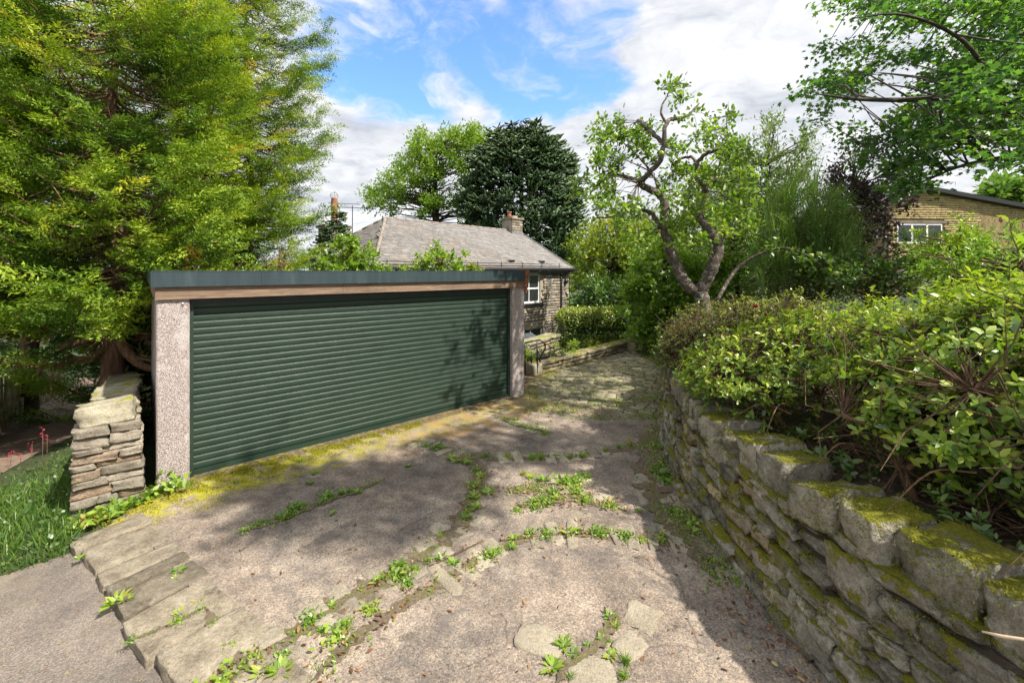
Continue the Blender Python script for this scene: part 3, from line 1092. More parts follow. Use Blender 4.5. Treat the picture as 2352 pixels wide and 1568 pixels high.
    for v in vv:
        ul, ur = -2.45, np.interp(v, [6, 9, 11, 13.5, 40], [-1.75, -1.55, -1.25, -.58, -.58])
        for t in np.linspace(0, 1, 7):
            u = ul + (ur - ul) * t
            x, y = xy(u, v)
            vs.append((x, y, H(x, y) + .012 + .02 * math.sin(t * 3.1)))
    for j in range(len(vv) - 1):
        for i in range(6):
            a = j * 7 + i
            fs.append((a, a + 1, a + 8, a + 7))
    MB().add(vs, fs).build('footpath', M['dirt'], smooth=True, kind='structure')

    # planting bed held by the right wall
    vs, fs = [], []
    ns = 60
    offs = [.12, .35, .7, 1.2, 2.0, 3.2, 5, 8, 12]
    hz = [.70, .80, .86, .95, 1.02, 1.06, 1.1, 1.15, 1.2]
    for i in range(ns):
        p, t, inw = wall_at(WS[-1] * i / (ns - 1))
        for o, z in zip(offs, hz):
            q = p + inw * o
            vs.append((q.x, q.y, z + rg.uniform(-.03, .03)))
    m_ = len(offs)
    for i in range(ns - 1):
        for j in range(m_ - 1):
            a = i * m_ + j
            fs.append((a, a + 1, a + m_ + 1, a + m_))
    MB().add(vs, [tuple(reversed(f)) for f in fs]).build('planting_bed', M['soil'], smooth=True, kind='structure')
    return drive, cob


# joints (survey coordinates) with half width in metres
J = [
    ([(470, 1600), (545, 1550), (640, 1480), (740, 1410), (840, 1350), (930, 1300), (1010, 1240), (1065, 1190), (1092, 1130), (1100, 1080), (1060, 1048), (1000, 1026), (945, 1012)], (.15, .17, .13)),
    ([(700, 1580), (800, 1480), (900, 1405), (1000, 1345), (1090, 1292), (1190, 1238), (1300, 1224), (1400, 1226), (1500, 1238), (1600, 1262)], (.06, .09, .12)),
    ([(1040, 1044), (1110, 1050), (1200, 1051), (1300, 1048), (1400, 1036), (1480, 1022)], .10),
    ([(1165, 1130), (1230, 1120), (1290, 1135), (1340, 1110)], .18),
    ([(1190, 1160), (1260, 1150), (1350, 1145), (1420, 1160)], .14),
    ([(560, 1218), (640, 1192), (720, 1160), (800, 1132), (870, 1106)], .07),
    ([(1510, 975), (1500, 1010), (1490, 1060), (1495, 1110), (1520, 1170), (1580, 1240), (1650, 1330)], (.22, .26, .10)),
    ([(1150, 962), (1200, 978), (1270, 993)], .05),
    ([(1280, 1568), (1310, 1520), (1360, 1490), (1400, 1440), (1415, 1400)], .06),
    ([(300, 1470), (350, 1450), (420, 1420), (470, 1392)], .03),
    ([(470, 1392), (500, 1440), (540, 1500), (580, 1545)], .05),
]
FLAGS = [
    (1237, 1472, .30, .20, -20, .018), (1472, 1420, .24, .22, 55, .016), (1446, 1486, .20, .16, 35, .016), (1355, 1545, .28, .22, -10, .010),
    (1490, 1112, .22, .28, 80, .004), (1474, 1158, .24, .16, 75, .004), (1535, 1150, .30, .26, 80, .006), (1500, 1085, .26, .2, 80, .002), (1545, 1215, .26, .2, 60, .002),
    (1290, 1098, .26, .18, 5, .006), (1340, 1098, .2, .16, 15, .004), (1200, 1108, .2, .14, 0, .004), (1330, 1178, .22, .16, 10, .002), (1395, 1148, .2, .14, 5, .002),
    (1235, 985, .34, .2, 30, .003), (1165, 985, .32, .2, 30, .003), (1190, 968, .3, .18, 30, .002),
]
ROWS = [
    ([(480, 1590), (640, 1482), (740, 1412), (840, 1352), (930, 1302), (1010, 1242), (1065, 1190), (1092, 1130)], .26, .24, 2),
    ([(1000, 1346), (1090, 1293), (1190, 1239), (1300, 1225), (1400, 1227), (1500, 1240), (1590, 1260)], .28, .15, 1),
    ([(960, 1014), (1040, 1042), (1110, 1050), (1200, 1051), (1300, 1048), (1400, 1036)], .26, .16, 1),
    ([(1200, 1140), (1290, 1140), (1380, 1130)], .3, .3, 2),
    ([(1490, 1050), (1490, 1110), (1520, 1180), (1580, 1250)], .26, .36, 2),
]
drive_o, cobble_o = build_setting()


# ------------------------------------------------------------------ right retaining wall
def build_right_wall():
    w = thing('retaining_wall', 'long mossy drystone retaining wall curving along the right of the driveway', 'stone wall', (0, 0, 0))
    rg = random.Random(11)
    # dark packed core
    mb = MB()
    n = 70
    for i in range(n):
        p, t, inw = wall_at(WS[-1] * i / (n - 1))
        for (o, z) in ((.10, -.1), (.18, .74), (.48, .74), (.55, -.1)):
            mb.v.append(tuple(p + inw * o + Vector((0, 0, z))))
    for i in range(n - 1):
        for k in range(3):
            a = i * 4 + k
            mb.f.append((a, a + 1, a + 5, a + 4))
    core = mb.build('core', M['soil'], w)
    var = [stone_mesh('wall_stone', 200 + i, 7, M['wall_stone'], .13, .11) for i in range(22)]
    z = -.04
    cnt = 0
    rows = []
    while z < .76:
        h = rg.choice([.07, .085, .10, .12, .14]) if z > 0 else .11
        if z + h > .80:
            h = .80 - z
        rows.append((z, h))
        z += h
    for zi, (z0, h) in enumerate(rows):
        s = .9 + rg.uniform(0, .3)
        while s < WS[-1] - .2:
            far = s > 5.6
            ln = rg.uniform(.13, .38) * (1.0 + .5 * max(0, s - 4) / 5)
            hh = h * (rg.uniform(.75, 1.05) if rg.random() < .94 else 1.6)
            p, t, inw = wall_at(s + ln / 2)
            dep = rg.uniform(.20, .28)
            prot = .20 * (z0 + h / 2) + rg.uniform(-.03, .045)
            c = p + inw * (dep / 2 - .02 + prot) + Vector((0, 0, z0 + h / 2 + .022 * math.sin(s * 2.3 + zi)))
            put('wall_stone', var[rg.randrange(22)], w, c, (rg.uniform(-.12, .12), rg.uniform(-.13, .13), math.atan2(t.y, t.x) + rg.uniform(-.06, .06)),
                (ln * 1.02, dep, hh * 1.04))
            cnt += 1
            s += ln
    print('right wall stones', cnt)
    # coping: big rough blocks standing across the wall
    s = 1.0
    k = 0
    CAPS = []
    while s < WS[-1] - .3:
        wd = rg.uniform(.22, .36)
        gap = rg.uniform(.01, .08)
        p, t, inw = wall_at(s + wd / 2)
        ht = rg.choice([.19, .24, .28, .33])
        dep = rg.uniform(.34, .48)
        me = stone_mesh('coping_stone', 300 + k, 10, M['cap_stone'], .10, .10)
        c = p + inw * (dep / 2 + .13 + rg.uniform(-.03, .05)) + Vector((0, 0, .75 + ht / 2))
        put('coping_stone', me, w, c, (rg.uniform(-.10, .06), rg.uniform(.06, .24), math.atan2(t.y, t.x) + rg.uniform(-.2, .2)), (wd, dep, ht))
        CAPS.append((c, wd, dep, ht, t, inw))
        s += wd + gap
        k += 1
    return w, CAPS


rwall, CAPS = build_right_wall()


# ------------------------------------------------------------------ left drystone wall running down beside the path
def build_left_wall():
    x0, y0 = xy(-.49, 6.0)
    ang = math.atan2(UY, UX)
    w = thing('drystone_wall', 'sandstone drystone wall with squared pier end and big coping blocks, running down beside the footpath', 'stone wall', (x0, y0, 0), ang)
    rg = random.Random(21)
    var = [stone_mesh('wall_stone', 400 + i, 6, M['pier_stone'], .07, .04) for i in range(14)]
    W, LEN = .47, 8.6

    def top(v):
        return .875 - .112 * v
    mb = MB()
    for v in np.linspace(.12, LEN, 12):
        for (u, z) in ((.10, -1.6), (.12, top(v) - .05), (W - .12, top(v) - .05), (W - .10, -1.6)):
            mb.v.append((u, v, z))
    for i in range(11):
        for k in range(3):
            a = i * 4 + k
            mb.f.append((a, a + 4, a + 5, a + 1))
    mb.f.append((0, 1, 2, 3))
    mb.build('core', M['soil'], w)
    # pier end: squared courses
    z = -.06
    while z < .86:
        h = rg.uniform(.055, .115)
        if z + h > .80:
            h = .875 - z
        u = -.03
        wide = W + .05 - .06 * z
        edge = wide
        while u < edge - .02:
            ln = rg.uniform(.16, .36)
            if edge - (u + ln) < .1:
                ln = edge - u
            put('wall_stone', var[rg.randrange(14)], w, (u + ln / 2 + .03 * z, .12 + rg.uniform(-.02, .02), z + h / 2),
                (rg.uniform(-.03, .03), rg.uniform(-.05, .05), rg.uniform(-.06, .06)), (ln * 1.0, .28, h * 1.03))
            u += ln
        z += h
    # both long sides
    for side in (0, 1):
        v = .26
        for row in range(7):
            v = .26 + rg.uniform(0, .15)
            while v < LEN:
                ln = rg.uniform(.3, .6)
                hh = .125
                zt = top(v + ln / 2) - .06 - row * hh
                put('wall_stone', var[rg.randrange(14)], w, (.09 if side == 0 else W - .09, v + ln / 2, zt),
                    (rg.uniform(-.04, .04), rg.uniform(-.04, .04), math.pi / 2 + rg.uniform(-.05, .05)), (ln * .98, .2, hh * .98))
                v += ln
    # coping blocks
    v, k = .02, 0
    for ln, ht in ((.40, .22), (.36, .17), (.42, .15), (.5, .18), (.5, .16), (.6, .17), (.6, .15), (.7, .16), (.7, .16), (.7, .16), (.8, .16), (.8, .16)):
        me = stone_mesh('coping_stone', 450 + k, 9, M['pier_cap'], .075, .07)
        put('coping_stone', me, w, (W / 2 + .01 + rg.uniform(-.02, .02), v + ln / 2, top(v + ln / 2) + ht / 2), (-.11 + rg.uniform(-.05, .05), rg.uniform(-.04, .04), rg.uniform(-.05, .05)), (W * rg.uniform(.86, .98), ln * .97, ht))
        v += ln + .01
        k += 1
    return w


build_left_wall()


# ------------------------------------------------------------------ low wall edging the cobbles
def build_low_wall():
    a, b = Vector((.49, 9.88, 0)), Vector((3.53, 13.1, 0))
    d = b - a
    L = d.length
    w = thing('edging_wall', 'low mossy stone edging wall behind the cobbles with pale block at its near end', 'stone wall', a, math.atan2(d.y, d.x))
    rg = random.Random(31)
    var = [stone_mesh('wall_stone', 480 + i, 4, M['low_stone'], .06, .16) for i in range(8)]
    me = stone_mesh('end_block', 499, 6, M['pier_cap'], .02, .08)
    o = put('end_block', me, w, (.15, .16, .13), (0, 0, 0), (.3, .38, .3))
    o['label'] = 'pale yellow sandstone end block'
    for row in range(2):
        x = .31
        while x < L:
            ln = rg.uniform(.25, .5)
            put('wall_stone', var[rg.randrange(8)], w, (x + ln / 2, .12, .045 + row * .10), (rg.uniform(-.03, .03), rg.uniform(-.03, .03), rg.uniform(-.04, .04)), (ln * .99, .26, .11))
            x += ln
    x = .31
    while x < L + .1:
        ln = rg.uniform(.4, .7)
        put('coping_stone', var[rg.randrange(8)], w, (x + ln / 2, .16, .235), (rg.uniform(-.03, .03), rg.uniform(-.02, .02), rg.uniform(-.03, .03)), (ln * .99, .36, .09))
        x += ln
    # low rubble return at the far end of the cobbles
    w2 = thing('rubble_edging', 'short row of dark rubble stones at the far end of the cobbles', 'stone edging', (3.55, 13.15, 0), R(-8))
    for i in range(9):
        put('rubble_stone', var[rg.randrange(8)], w2, (.15 + i * .3, rg.uniform(-.05, .05), .1), (rg.uniform(-.2, .2), rg.uniform(-.2, .2), rg.uniform(-.5, .5)), (.3, .3, rg.uniform(.2, .4)))


build_low_wall()


# ------------------------------------------------------------------ garage
def build_garage():
    g = thing('garage', 'flat-roofed pebbledash double garage with dark green roller door', 'garage', (-4.02, 4.82, 0), math.atan2(UY, UX))
    LW, DP = 5.62, 4.9
    # side and back walls
    o = MB().box((.03, .3, -.3), (.13, DP, 2.16)).build('side_wall', M['pebbledash'], g)
    MB().box((LW - .13, .3, -.6), (LW - .03, DP, 2.16)).build('side_wall', M['pebbledash'], g)
    MB().box((.13, DP - .1, -1.2), (LW - .13, DP - .002, 2.16)).build('back_wall', M['pebbledash'], g)
    # corner posts, edges eased
    def post(x0, x1):
        m = MB()
        e = .012
        y0, y1 = -.05, .30
        prof = [(x0 + e, y0), (x1 - e, y0), (x1, y0 + e), (x1, y1), (x0, y1), (x0, y0 + e)]
        n = len(prof)
        m.v = [(x, y, -.1) for x, y in prof] + [(x, y, 2.14) for x, y in prof]
        m.f = [tuple(range(n - 1, -1, -1)), tuple(range(n, 2 * n))] + [(i, (i + 1) % n, n + (i + 1) % n, n + i) for i in range(n)]
        return m.build('corner_post', M['pebbledash'], g)
    p1 = post(.0, .30)
    post(5.31, 5.62)
    MB().lathe([(.014, 0), (.014, .012), (.008, .016)], 12).build('bolt_head', M['galv'], p1)
    bo = p1.children[0]
    bo.location = (.235, -.05, 2.07)
    bo.rotation_euler = (R(90), 0, 0)
    # timber board: three lengths
    for a, b in ((-.01, 2.05), (2.054, 3.9), (3.904, 5.60)):
        MB().box((a, -.085, 2.125), (b, -.05, 2.275)).build('timber_fascia', M['timber'], g)
    MB().box((-.012, -.05, 2.13), (.03, DP, 2.275)).build('timber_fascia', M['timber'], g)
    # metal trim sections with folded top lip
    for a, b in ((-.035, 1.02), (1.022, 2.62), (2.622, 4.2), (4.202, 5.56)):
        m = MB()
        dz = .0
        m.box((a, -.125, 2.268), (b, -.115, 2.448))
        m.box((a, -.1145, 2.438), (b, .12, 2.4485))
        m.box((a, -.128, 2.441), (b, -.1255, 2.452))
        m.build('metal_trim', M['fascia'], g)
    m = MB().box((-.047, -.124, 2.27), (-.037, DP, 2.448)).box((LW + .0, .2, 2.27), (LW + .01, DP, 2.44))
    m.build('side_trim', M['fascia'], g)
    MB().box((.0, .125, 2.28), (LW, DP, 2.41)).build('roof', M['steel_dark'], g)
    # soffit recess above the curtain
    MB().box((.302, .045, 2.06), (5.308, .10, 2.124)).build('head_box', M['steel_dark'], g)
    # roller door
    door = MB().box((.302, .10, .02), (5.308, .115, 2.06)).build('roller_door', M['steel_dark'], g)
    pitch = .0805
    prof = []
    for i in range(9):
        t = i / 8
        prof.append((-.017 * math.sin(math.pi * min(1, t * 1.08)) ** .7 if t < .93 else 0.0, t * pitch * .95))
    prof = [(.0, 0.0)] + [(-.004 - .0065 * math.sin(math.pi * (i + .5) / 8.5) ** .75, pitch * (.04 + .82 * i / 7)) for i in range(8)] + [(-.003, pitch * .885), (-.009, pitch * .905), (-.0095, pitch * .945), (-.003, pitch * .985), (.0, pitch * .99)]
    sm_ = MB()
    n = len(prof)
    for x in (.335, 5.275):
        sm_.v += [(x, .085 + y, z) for y, z in prof]
    for i in range(n - 1):
        sm_.f.append((i, n + i, n + i + 1, i + 1))
    slat = sm_.mesh('slat', M['door'], True)
    for i in range(25):
        put('slat', slat, door, (0, 0, .075 + i * pitch))
    MB().box((.335, .06, .018), (5.275, .098, .072)).build('bottom_rail', M['door'], door)
    MB().box((.335, .065, .0), (5.275, .095, .0175)).build('rubber_seal', M['rubber'], door)
    for x in (.302, 5.268):
        MB().box((x, .03, .0), (x + .04, .099, 2.06)).build('guide_rail', M['door'], door)
    # timber packing and rusty bracket that carries the lamp
    m = MB()
    m.box((5.561, -.15, 2.36), (5.66, .12, 2.462))
    m.box((5.575, -.12, 2.14), (5.655, .06, 2.358))
    m.box((5.61, -.10, 2.02), (5.65, .02, 2.139))
    m.build('end_bracket', M['rust'], g)
    # step / sill of concrete
    MB().box((.30, -.06, -.05), (5.31, .2, .012)).build('sill', M['concrete'], g)
    return g


build_garage()


def swan_lamp(name, label, base, dirv, s=1.0, mat=None, glass=None, group=None):
    """wall lamp: arm, swan neck, cap, glass jar"""
    mat = mat or M['lamp_enamel']
    o = thing(name, label, 'lamp', base)
    d = Vector(dirv).normalized()
    pts = [(0, 0, 0), d * .12 * s, d * .24 * s + Vector((0, 0, .01 * s)), d * .32 * s + Vector((0, 0, .06 * s)), d * .40 * s + Vector((0, 0, .075 * s)), d * .46 * s + Vector((0, 0, .04 * s)), d * .475 * s + Vector((0, 0, -.02 * s))]
    MB().tube(catmull(pts, 5), .011 * s, 8).build('swan_neck', mat, o, True)
    c = d * .475 * s
    MB().lathe([(.035 * s, -.16 * s + .12 * s), (.05 * s, -.06 * s), (.062 * s, -.085 * s), (.066 * s, -.10 * s)], 16, c).build('cap', mat, o, True)
    MB().lathe([(.056 * s, -.10 * s), (.062 * s, -.14 * s), (.058 * s, -.19 * s), (.045 * s, -.235 * s), (.02 * s, -.265 * s), (.006 * s, -.275 * s)], 16, c).build('glass_jar', glass or M['lamp_glass'], o, True)
    MB().tube([c + Vector((0, 0, -.10 * s)), c + Vector((0, 0, -.16 * s))], .02 * s, 8).build('bulb', M['white_paint'], o, True)
    MB().tube([Vector((0, 0, 0)) - d * .03 * s, d * .004 * s], .045 * s, 14).build('back_plate', mat, o, True)
    return o


_x, _y = xy(0, 0)
lp = Vector((-4.02, 4.82, 0)) + Vector((UX, UY, 0)) * 5.69 + Vector((UY, -UX, 0)) * .02
swan_lamp('wall_lamp', 'black swan-neck lamp with clear glass jar on the garage corner', (lp.x, lp.y, 2.40), (.93, .1, 0), 1.0)


# ------------------------------------------------------------------ stone house behind the garage
HX, HY = .686, .728
H0 = Vector((-4.49, 14.19, -2.85))


def build_house():
    h = thing('stone_house', 'two-storey rubble stone house with grey slate hipped roof and white sash windows behind the garage', 'house', H0, math.atan2(HY, HX))
    W = Matrix.Translation(H0) @ Matrix.Rotation(math.atan2(HY, HX), 4, 'Z')
    LH, DH = 10.73, 7.0
    ZE = 5.32           # wall head above the base
    rg = random.Random(41)
    zb = lambda z: z - H0.z

    def X(t):
        return LH - t
    wins = [(2.21, 3.66, .94, 2.31), (2.02, 3.66, -1.75, -.22)]
    # front wall built as strips round the openings (mortar face)
    m = MB()
    t0, t1 = wins[0][0], wins[0][1]
    m.box((X(LH), 0, 0), (X(t1), .35, ZE))
    m.box((X(wins[1][0]), 0, 0), (X(0), .35, ZE))
    m.box((X(t1), 0, 0), (X(wins[1][0]), .35, zb(wins[1][2])))
    m.box((X(t1), 0, zb(wins[1][3])), (X(wins[1][0]), .35, zb(wins[0][2])))
    m.box((X(t1), 0, zb(wins[0][3])), (X(wins[1][0]), .35, ZE))
    m.box((X(t0), .002, zb(wins[0][2])), (X(wins[1][0]), .35, zb(wins[0][3])))
    wall = m.build('front_wall', M['mortar'], h)
    MB().box((0, .35, 0), (.35, DH, ZE)).box((LH - .35, .35, 0), (LH, DH, ZE)).box((.35, DH - .35, 0), (LH - .35, DH, ZE)).build('outer_wall', M['house_stone'], h)
    MB().add([(LH, .0, ZE), (LH, DH, ZE), (LH, DH / 2, zb(4.62)), (LH - .3, .0, ZE), (LH - .3, DH, ZE), (LH - .3, DH / 2, zb(4.62))], [(0, 1, 2), (3, 5, 4), (0, 2, 5, 3), (1, 4, 5, 2)]).build('gable', M['house_stone'], h)
    # rubble facing of the part that shows
    var = [stone_mesh('wall_stone', 500 + i, 3, M['house_stone'], .05, .14) for i in range(12)]
    items = []
    z = -1.9
    while z < 2.44:
        hh = rg.choice([.085, .11, .13, .155])
        t = .34
        while t < 4.15:
            ln = rg.uniform(.16, .44)
            blocked = False
            for (a, b, c, d) in wins:
                if t + ln > a - .03 and t < b + .03 and z + hh > c - .16 and z < d + (.06 if c > 0 else .24):
                    blocked = True
            if not blocked:
                items.append(((X(t + ln / 2), -.012, zb(z + hh / 2)), (rg.uniform(-.03, .03), rg.uniform(-.04, .04), 0), (ln - .02, .09, min(hh, 2.46 - z) - .016), rg.randrange(12)))
            t += ln
        z += hh
    print('house stones', len(items))
    pieces('wall_stone', 'wall_stones', wall, var, items, 298, W)
    # quoins
    qv = [stone_mesh('quoin', 520 + i, 3, M['quoin'], .015, .06) for i in range(3)]
    z, k = -1.9, 0
    while z < 2.42:
        ln = .34 if k % 2 else .26
        put('quoin', qv[k % 3], h, (X(ln / 2 - .02), -.006, zb(z + .13)), (0, 0, 0), (ln, .10, .25))
        z += .262
        k += 1
    # windows
    for wi, (a, b, c, d) in enumerate(wins):
        fr = MB()
        x0, x1, z0, z1 = X(b), X(a), zb(c), zb(d)
        fw = .07
        fr.box((x0, .06, z0), (x0 + fw, .16, z1)).box((x1 - fw, .06, z0), (x1, .16, z1)).box((x0 + fw, .06, z1 - fw), (x1 - fw, .16, z1)).box((x0 + fw, .05, z0), (x1 - fw, .16, z0 + fw * 1.2))
        win = fr.build('window', M['white_paint'], h)
        xm, zm = (x0 + x1) / 2, (z0 + z1) / 2
        MB().box((x0 + fw, .075, zm - .035), (x1 - fw, .13, zm + .035)).build('meeting_rail', M['white_paint'], win)
        MB().box((xm - .02, .085, z0 + fw * 1.2), (xm + .02, .125, zm - .0355)).box((xm - .02, .085, zm + .0355), (xm + .02, .125, z1 - fw)).build('glazing_bar', M['white_paint'], win)
        for (pa, pb) in ((x0 + fw, xm - .02), (xm + .02, x1 - fw)):
            for (qa, qb) in ((z0 + fw * 1.2, zm - .0355), (zm + .0355, z1 - fw)):
                MB().box((pa, .10, qa), (pb, .108, qb)).build('pane', M['glass'], win)
        MB().box((x1 - fw - .16, .135, z0 + .1), (x1 - fw - .002, .15, z1 - fw)).build('curtain', M['curtain'], win)
        MB().box((x0, .36, z0), (x1, .40, z1)).build('room_shadow', M['dark_inside'], win)
        MB().box((x0 - .12, -.10, z0 - .14), (x1 + .14, .04, z0 - .002)).build('sill', M['black_paint'], win)
        if wi == 1:
            MB().box((x0 - .1, -.045, z1 + .002), (x1 + .16, .06, z1 + .24)).build('lintel', M['quoin'], win)
    # roof planes (battens) and slates
    ez, oy = zb(2.57), -.28
    rz, ry = zb(4.69), DH / 2
    rx0, rx1 = 2.34, LH + .10
    ex0, ex1 = -.28, LH + .10
    by = DH + .28
    mid = MB()
    A, B, C_, D_ = (ex0, oy, ez), (ex1, oy, ez), (rx1, ry, rz), (rx0, ry, rz)
    E_, F_ = (ex0, by, ez), (ex1, by, ez)
    mid.add([A, B, C_, D_, E_, F_], [(0, 1, 2, 3), (0, 3, 4), (4, 3, 2, 5), (0, 4, 5, 1)])
    roof = mid.build('roof', M['slate'], h)
    sv = MB().box((-.5, 0, -.5), (.5, 1, .5)).mesh('roof_slate', M['slate'])
    def slates(p0, pu, pv, rows, width, inside, rise_n):
        """p0 lower left corner; pu along eaves, pv up the slope (full length vector)"""
        U, V_ = Vector(pu), Vector(pv)
        Lv = V_.length
        ex = Lv / rows
        un, vn = U.normalized(), V_.normalized()
        nn = un.cross(vn)
        out = []
        for r in range(rows):
            off = (r % 2) * .5 * width + rg.uniform(-.02, .02)
            c = -off
            wv = width * (1.05 - .22 * r / rows)
            while c < U.length:
                wd = wv * rg.uniform(.92, 1.08)
                a, b = max(c, 0), min(c + wd, U.length)
                sx = (a + b) / 2
                ins = inside(sx, (r + .5) / rows)
                if ins and b - a > .06:
                    p = Vector(p0) + un * sx + vn * (r * ex) + nn * (.016 + rg.uniform(-.004, .004))
                    vt = (vn * math.cos(.035) - nn * math.sin(.035))
                    rot = Matrix((un, vt, un.cross(vt))).transposed().to_euler()
                    out.append((p, tuple(rot), (b - a - .012, ex * 1.25, .020), 0))
                c += wd
        return out
    pv = Vector((0, ry - oy, rz - ez))
    ins_f = lambda s, t: s > t * (rx0 - ex0) and s < (ex1 - ex0) - t * (ex1 - rx1)
    it = slates(A, (ex1 - ex0, 0, 0), pv, 22, .36, ins_f, 0)
    print('slates', len(it))
    pieces('roof_slate', 'roof_slates', roof, [sv], it, 296, W)
    # hip end
    pvh = Vector((rx0 - ex0, 0, rz - ez))
    Lh = by - oy
    ins_h = lambda s, t: s > t * Lh / 2 and s < Lh - t * Lh / 2
    ih = slates(E_, (0, -(by - oy), 0), pvh, 20, .38, ins_h, 0)
    pieces('hip_slate', 'hip_slates', roof, [sv], ih, 0, W)
    # ridge and hip tiles
    def tiles(a, b, nm, n, r=.075):
        a, b = Vector(a), Vector(b)
        for i in range(n):
            p, q = a.lerp(b, i / n), a.lerp(b, (i + .995) / n)
            MB().tube([p + Vector((0, 0, .0)), q + Vector((0, 0, .006))], r * (1 + .05 * (i % 2)), 10).build(nm, M['ridge'], roof, True)
    tiles(D_, C_, 'ridge_tile', 18)
    tiles(A, D_, 'hip_tile', 9, .07)
    tiles(E_, D_, 'hip_tile', 9, .07)
    # verge, gutter, fascia
    MB().box((ex1 - .02, oy, 0), (ex1 + .04, oy + pv.length, .09), Matrix.Translation((0, 0, ez)) @ Matrix.Translation((0, oy, 0)) @ Matrix.Rotation(math.atan2(rz - ez, ry - oy), 4, 'X') @ Matrix.Translation((0, -oy, -.02))).build('verge_trim', M['lead'], roof)
    MB().box((ex1 + .041, oy, 0), (ex1 + .06, oy + pv.length, .05), Matrix.Translation((0, 0, ez)) @ Matrix.Translation((0, oy, 0)) @ Matrix.Rotation(math.atan2(rz - ez, ry - oy), 4, 'X') @ Matrix.Translation((0, -oy, -.06))).build('verge_board', M['black_paint'], roof)
    MB().tube([(ex0, oy - .05, ez - .06), (ex1 + .22, oy - .05, ez - .06)], .06, 10).build('gutter', M['black_paint'], h, True)
    MB().box((ex0, oy - .002, ez - .2), (ex1, oy + .03, ez - .01)).box((ex0, oy + .03, ez - .2), (ex1, .0, ez - .17)).build('eaves_board', M['black_paint'], h)
    rail = MB()
    for zo in (.10, .2):
        rail.tube([(ex0 + .3, oy + .02, ez + zo), (ex1 - 1.7 if zo == .2 else ex1 - 1.0, oy + .02, ez + zo)], .016, 6)
    x = ex0 + .5
    while x < ex1 - 1:
        rail.tube([(x, oy + .02, ez - .02), (x, oy + .02, ez + .26)], .016, 6)
        x += 1.35
    rail.build('snow_guard', M['black_paint'], roof)
    xp = X(.665)
    MB().tube(catmull([(xp + .42, oy - .05, ez - .1), (xp + .40, oy + .02, ez - .22), (xp + .05, -.05, ez - .5), (xp, -.09, ez - .66), (xp, -.09, 0)], 4), .045, 8).build('downpipe', M['black_paint'], h, True)
    # roof vents
    for (vx, vt) in ((6.7, .13), (8.85, .13)):
        p = Vector((vx, oy, ez)) + pv * vt
        MB().add([p + Vector(q) for q in ((-.17, -.10, .01), (.17, -.10, .01), (.13, .14, .10), (-.13, .14, .10), (-.14, -.12, .09), (.14, -.12, .09))],
                 [(0, 1, 5, 4), (4, 5, 2, 3), (0, 4, 3), (1, 2, 5)]).build('roof_vent', M['black_paint'], roof)
    # right chimney
    cx, cyy = LH - .45, ry
    c = MB().box((cx - .42, cyy - .38, rz - .75), (cx + .42, cyy + .38, rz + .62)).build('chimney', M['house_stone'], roof)
    items = []
    for r in range(8):
        x = cx - .42
        while x < cx + .40:
            wd = min(rg.uniform(.22, .4), cx + .42 - x)
            items.append(((x + wd / 2, cyy - .385, rz - .5 + r * .14), (0, 0, 0), (wd - .015, .05, .125), rg.randrange(12)))
            x += wd
    MB().box((cx - .50, cyy - .46, rz + .62), (cx + .50, cyy + .46, rz + .72)).build('chimney_cap', M['quoin'], roof)
    for it_ in items:
        put('chimney_stone', var[it_[3]], roof, it_[0], it_[1], it_[2])
    for px_, mt, hh in ((-.24, 'terracotta', .34), (.06, 'buff_clay', .14), (.26, 'buff_clay', .16)):
        MB().lathe([(.13, 0), (.125, .1), (.11, hh * .6), (.11, hh * .8), (.135, hh * .82), (.135, hh), (.10, hh)], 14, (cx + px_, cyy, rz + .718)).build('chimney_pot', M[mt], roof, True)
    MB().box((cx - .46, cyy - .42, rz - .30), (cx + .46, cyy - .36, rz - .12)).build('lead_flashing', M['lead'], roof)
    # left rear chimney with cowl, aerial beside it
    qx, qy = 1.25, 6.0
    zr = zb(2.9)
    MB().box((qx - .55, qy - .4, zr - .6), (qx + .55, qy + .4, zr + 1.45)).build('chimney', M['house_stone'], roof)
    MB().box((qx - .62, qy - .47, zr + 1.452), (qx + .62, qy + .47, zr + 1.58)).build('chimney_cap', M['quoin'], roof)
    MB().lathe([(.16, 0), (.14, .2), (.13, .7), (.155, .74), (.155, .95), (.13, 1.2), (.14, 1.25)], 14, (qx, qy, zr + 1.57)).build('chimney_pot', M['terracotta'], roof, True)
    cw = MB()
    for k in range(8):
        q = math.pi * k / 8
        pts = [Vector((qx + .18 * math.cos(q) * math.cos(t), qy + .18 * math.sin(q) * math.cos(t), zr + 2.86 + .25 * math.sin(t))) for t in np.linspace(0, math.pi, 9)]
        cw.tube(pts, .009, 4)
    cw.build('wire_cowl', M['galv'], roof)
    ae = MB()
    mx_, my_ = qx + .75, qy - .2
    ae.tube([(mx_, my_, zr + .6), (mx_, my_, zr + 2.55)], .022, 6)
    ae.tube([(mx_ - .9, my_ + .5, zr + 2.45), (mx_ + .9, my_ - .5, zr + 2.45)], .016, 6)
    ae.tube([(mx_ - .9, my_ + .5, zr + 2.62), (mx_ + .3, my_ - .17, zr + 2.62)], .012, 6)
    for k in range(11):
        t = -.9 + k * .18
        ae.tube([(mx_ + t - .08, my_ - t * .555 - .14, zr + 2.45), (mx_ + t + .08, my_ - t * .555 + .14, zr + 2.45)], .008, 4)
    ae.build('tv_aerial', M['steel_dark'], roof)
    # security sensor and dish-like box near the downpipe
    s = MB().lathe([(.10, 0), (.12, .06), (.10, .13)], 14).build('security_light', M['black_paint'], h, True)
    s.location = (X(.28), -.06, zb(1.92))
    s.rotation_euler = (R(90), 0, 0)
    # lean-to canopy of corrugated polycarbonate
    lt = MB()
    na = 26
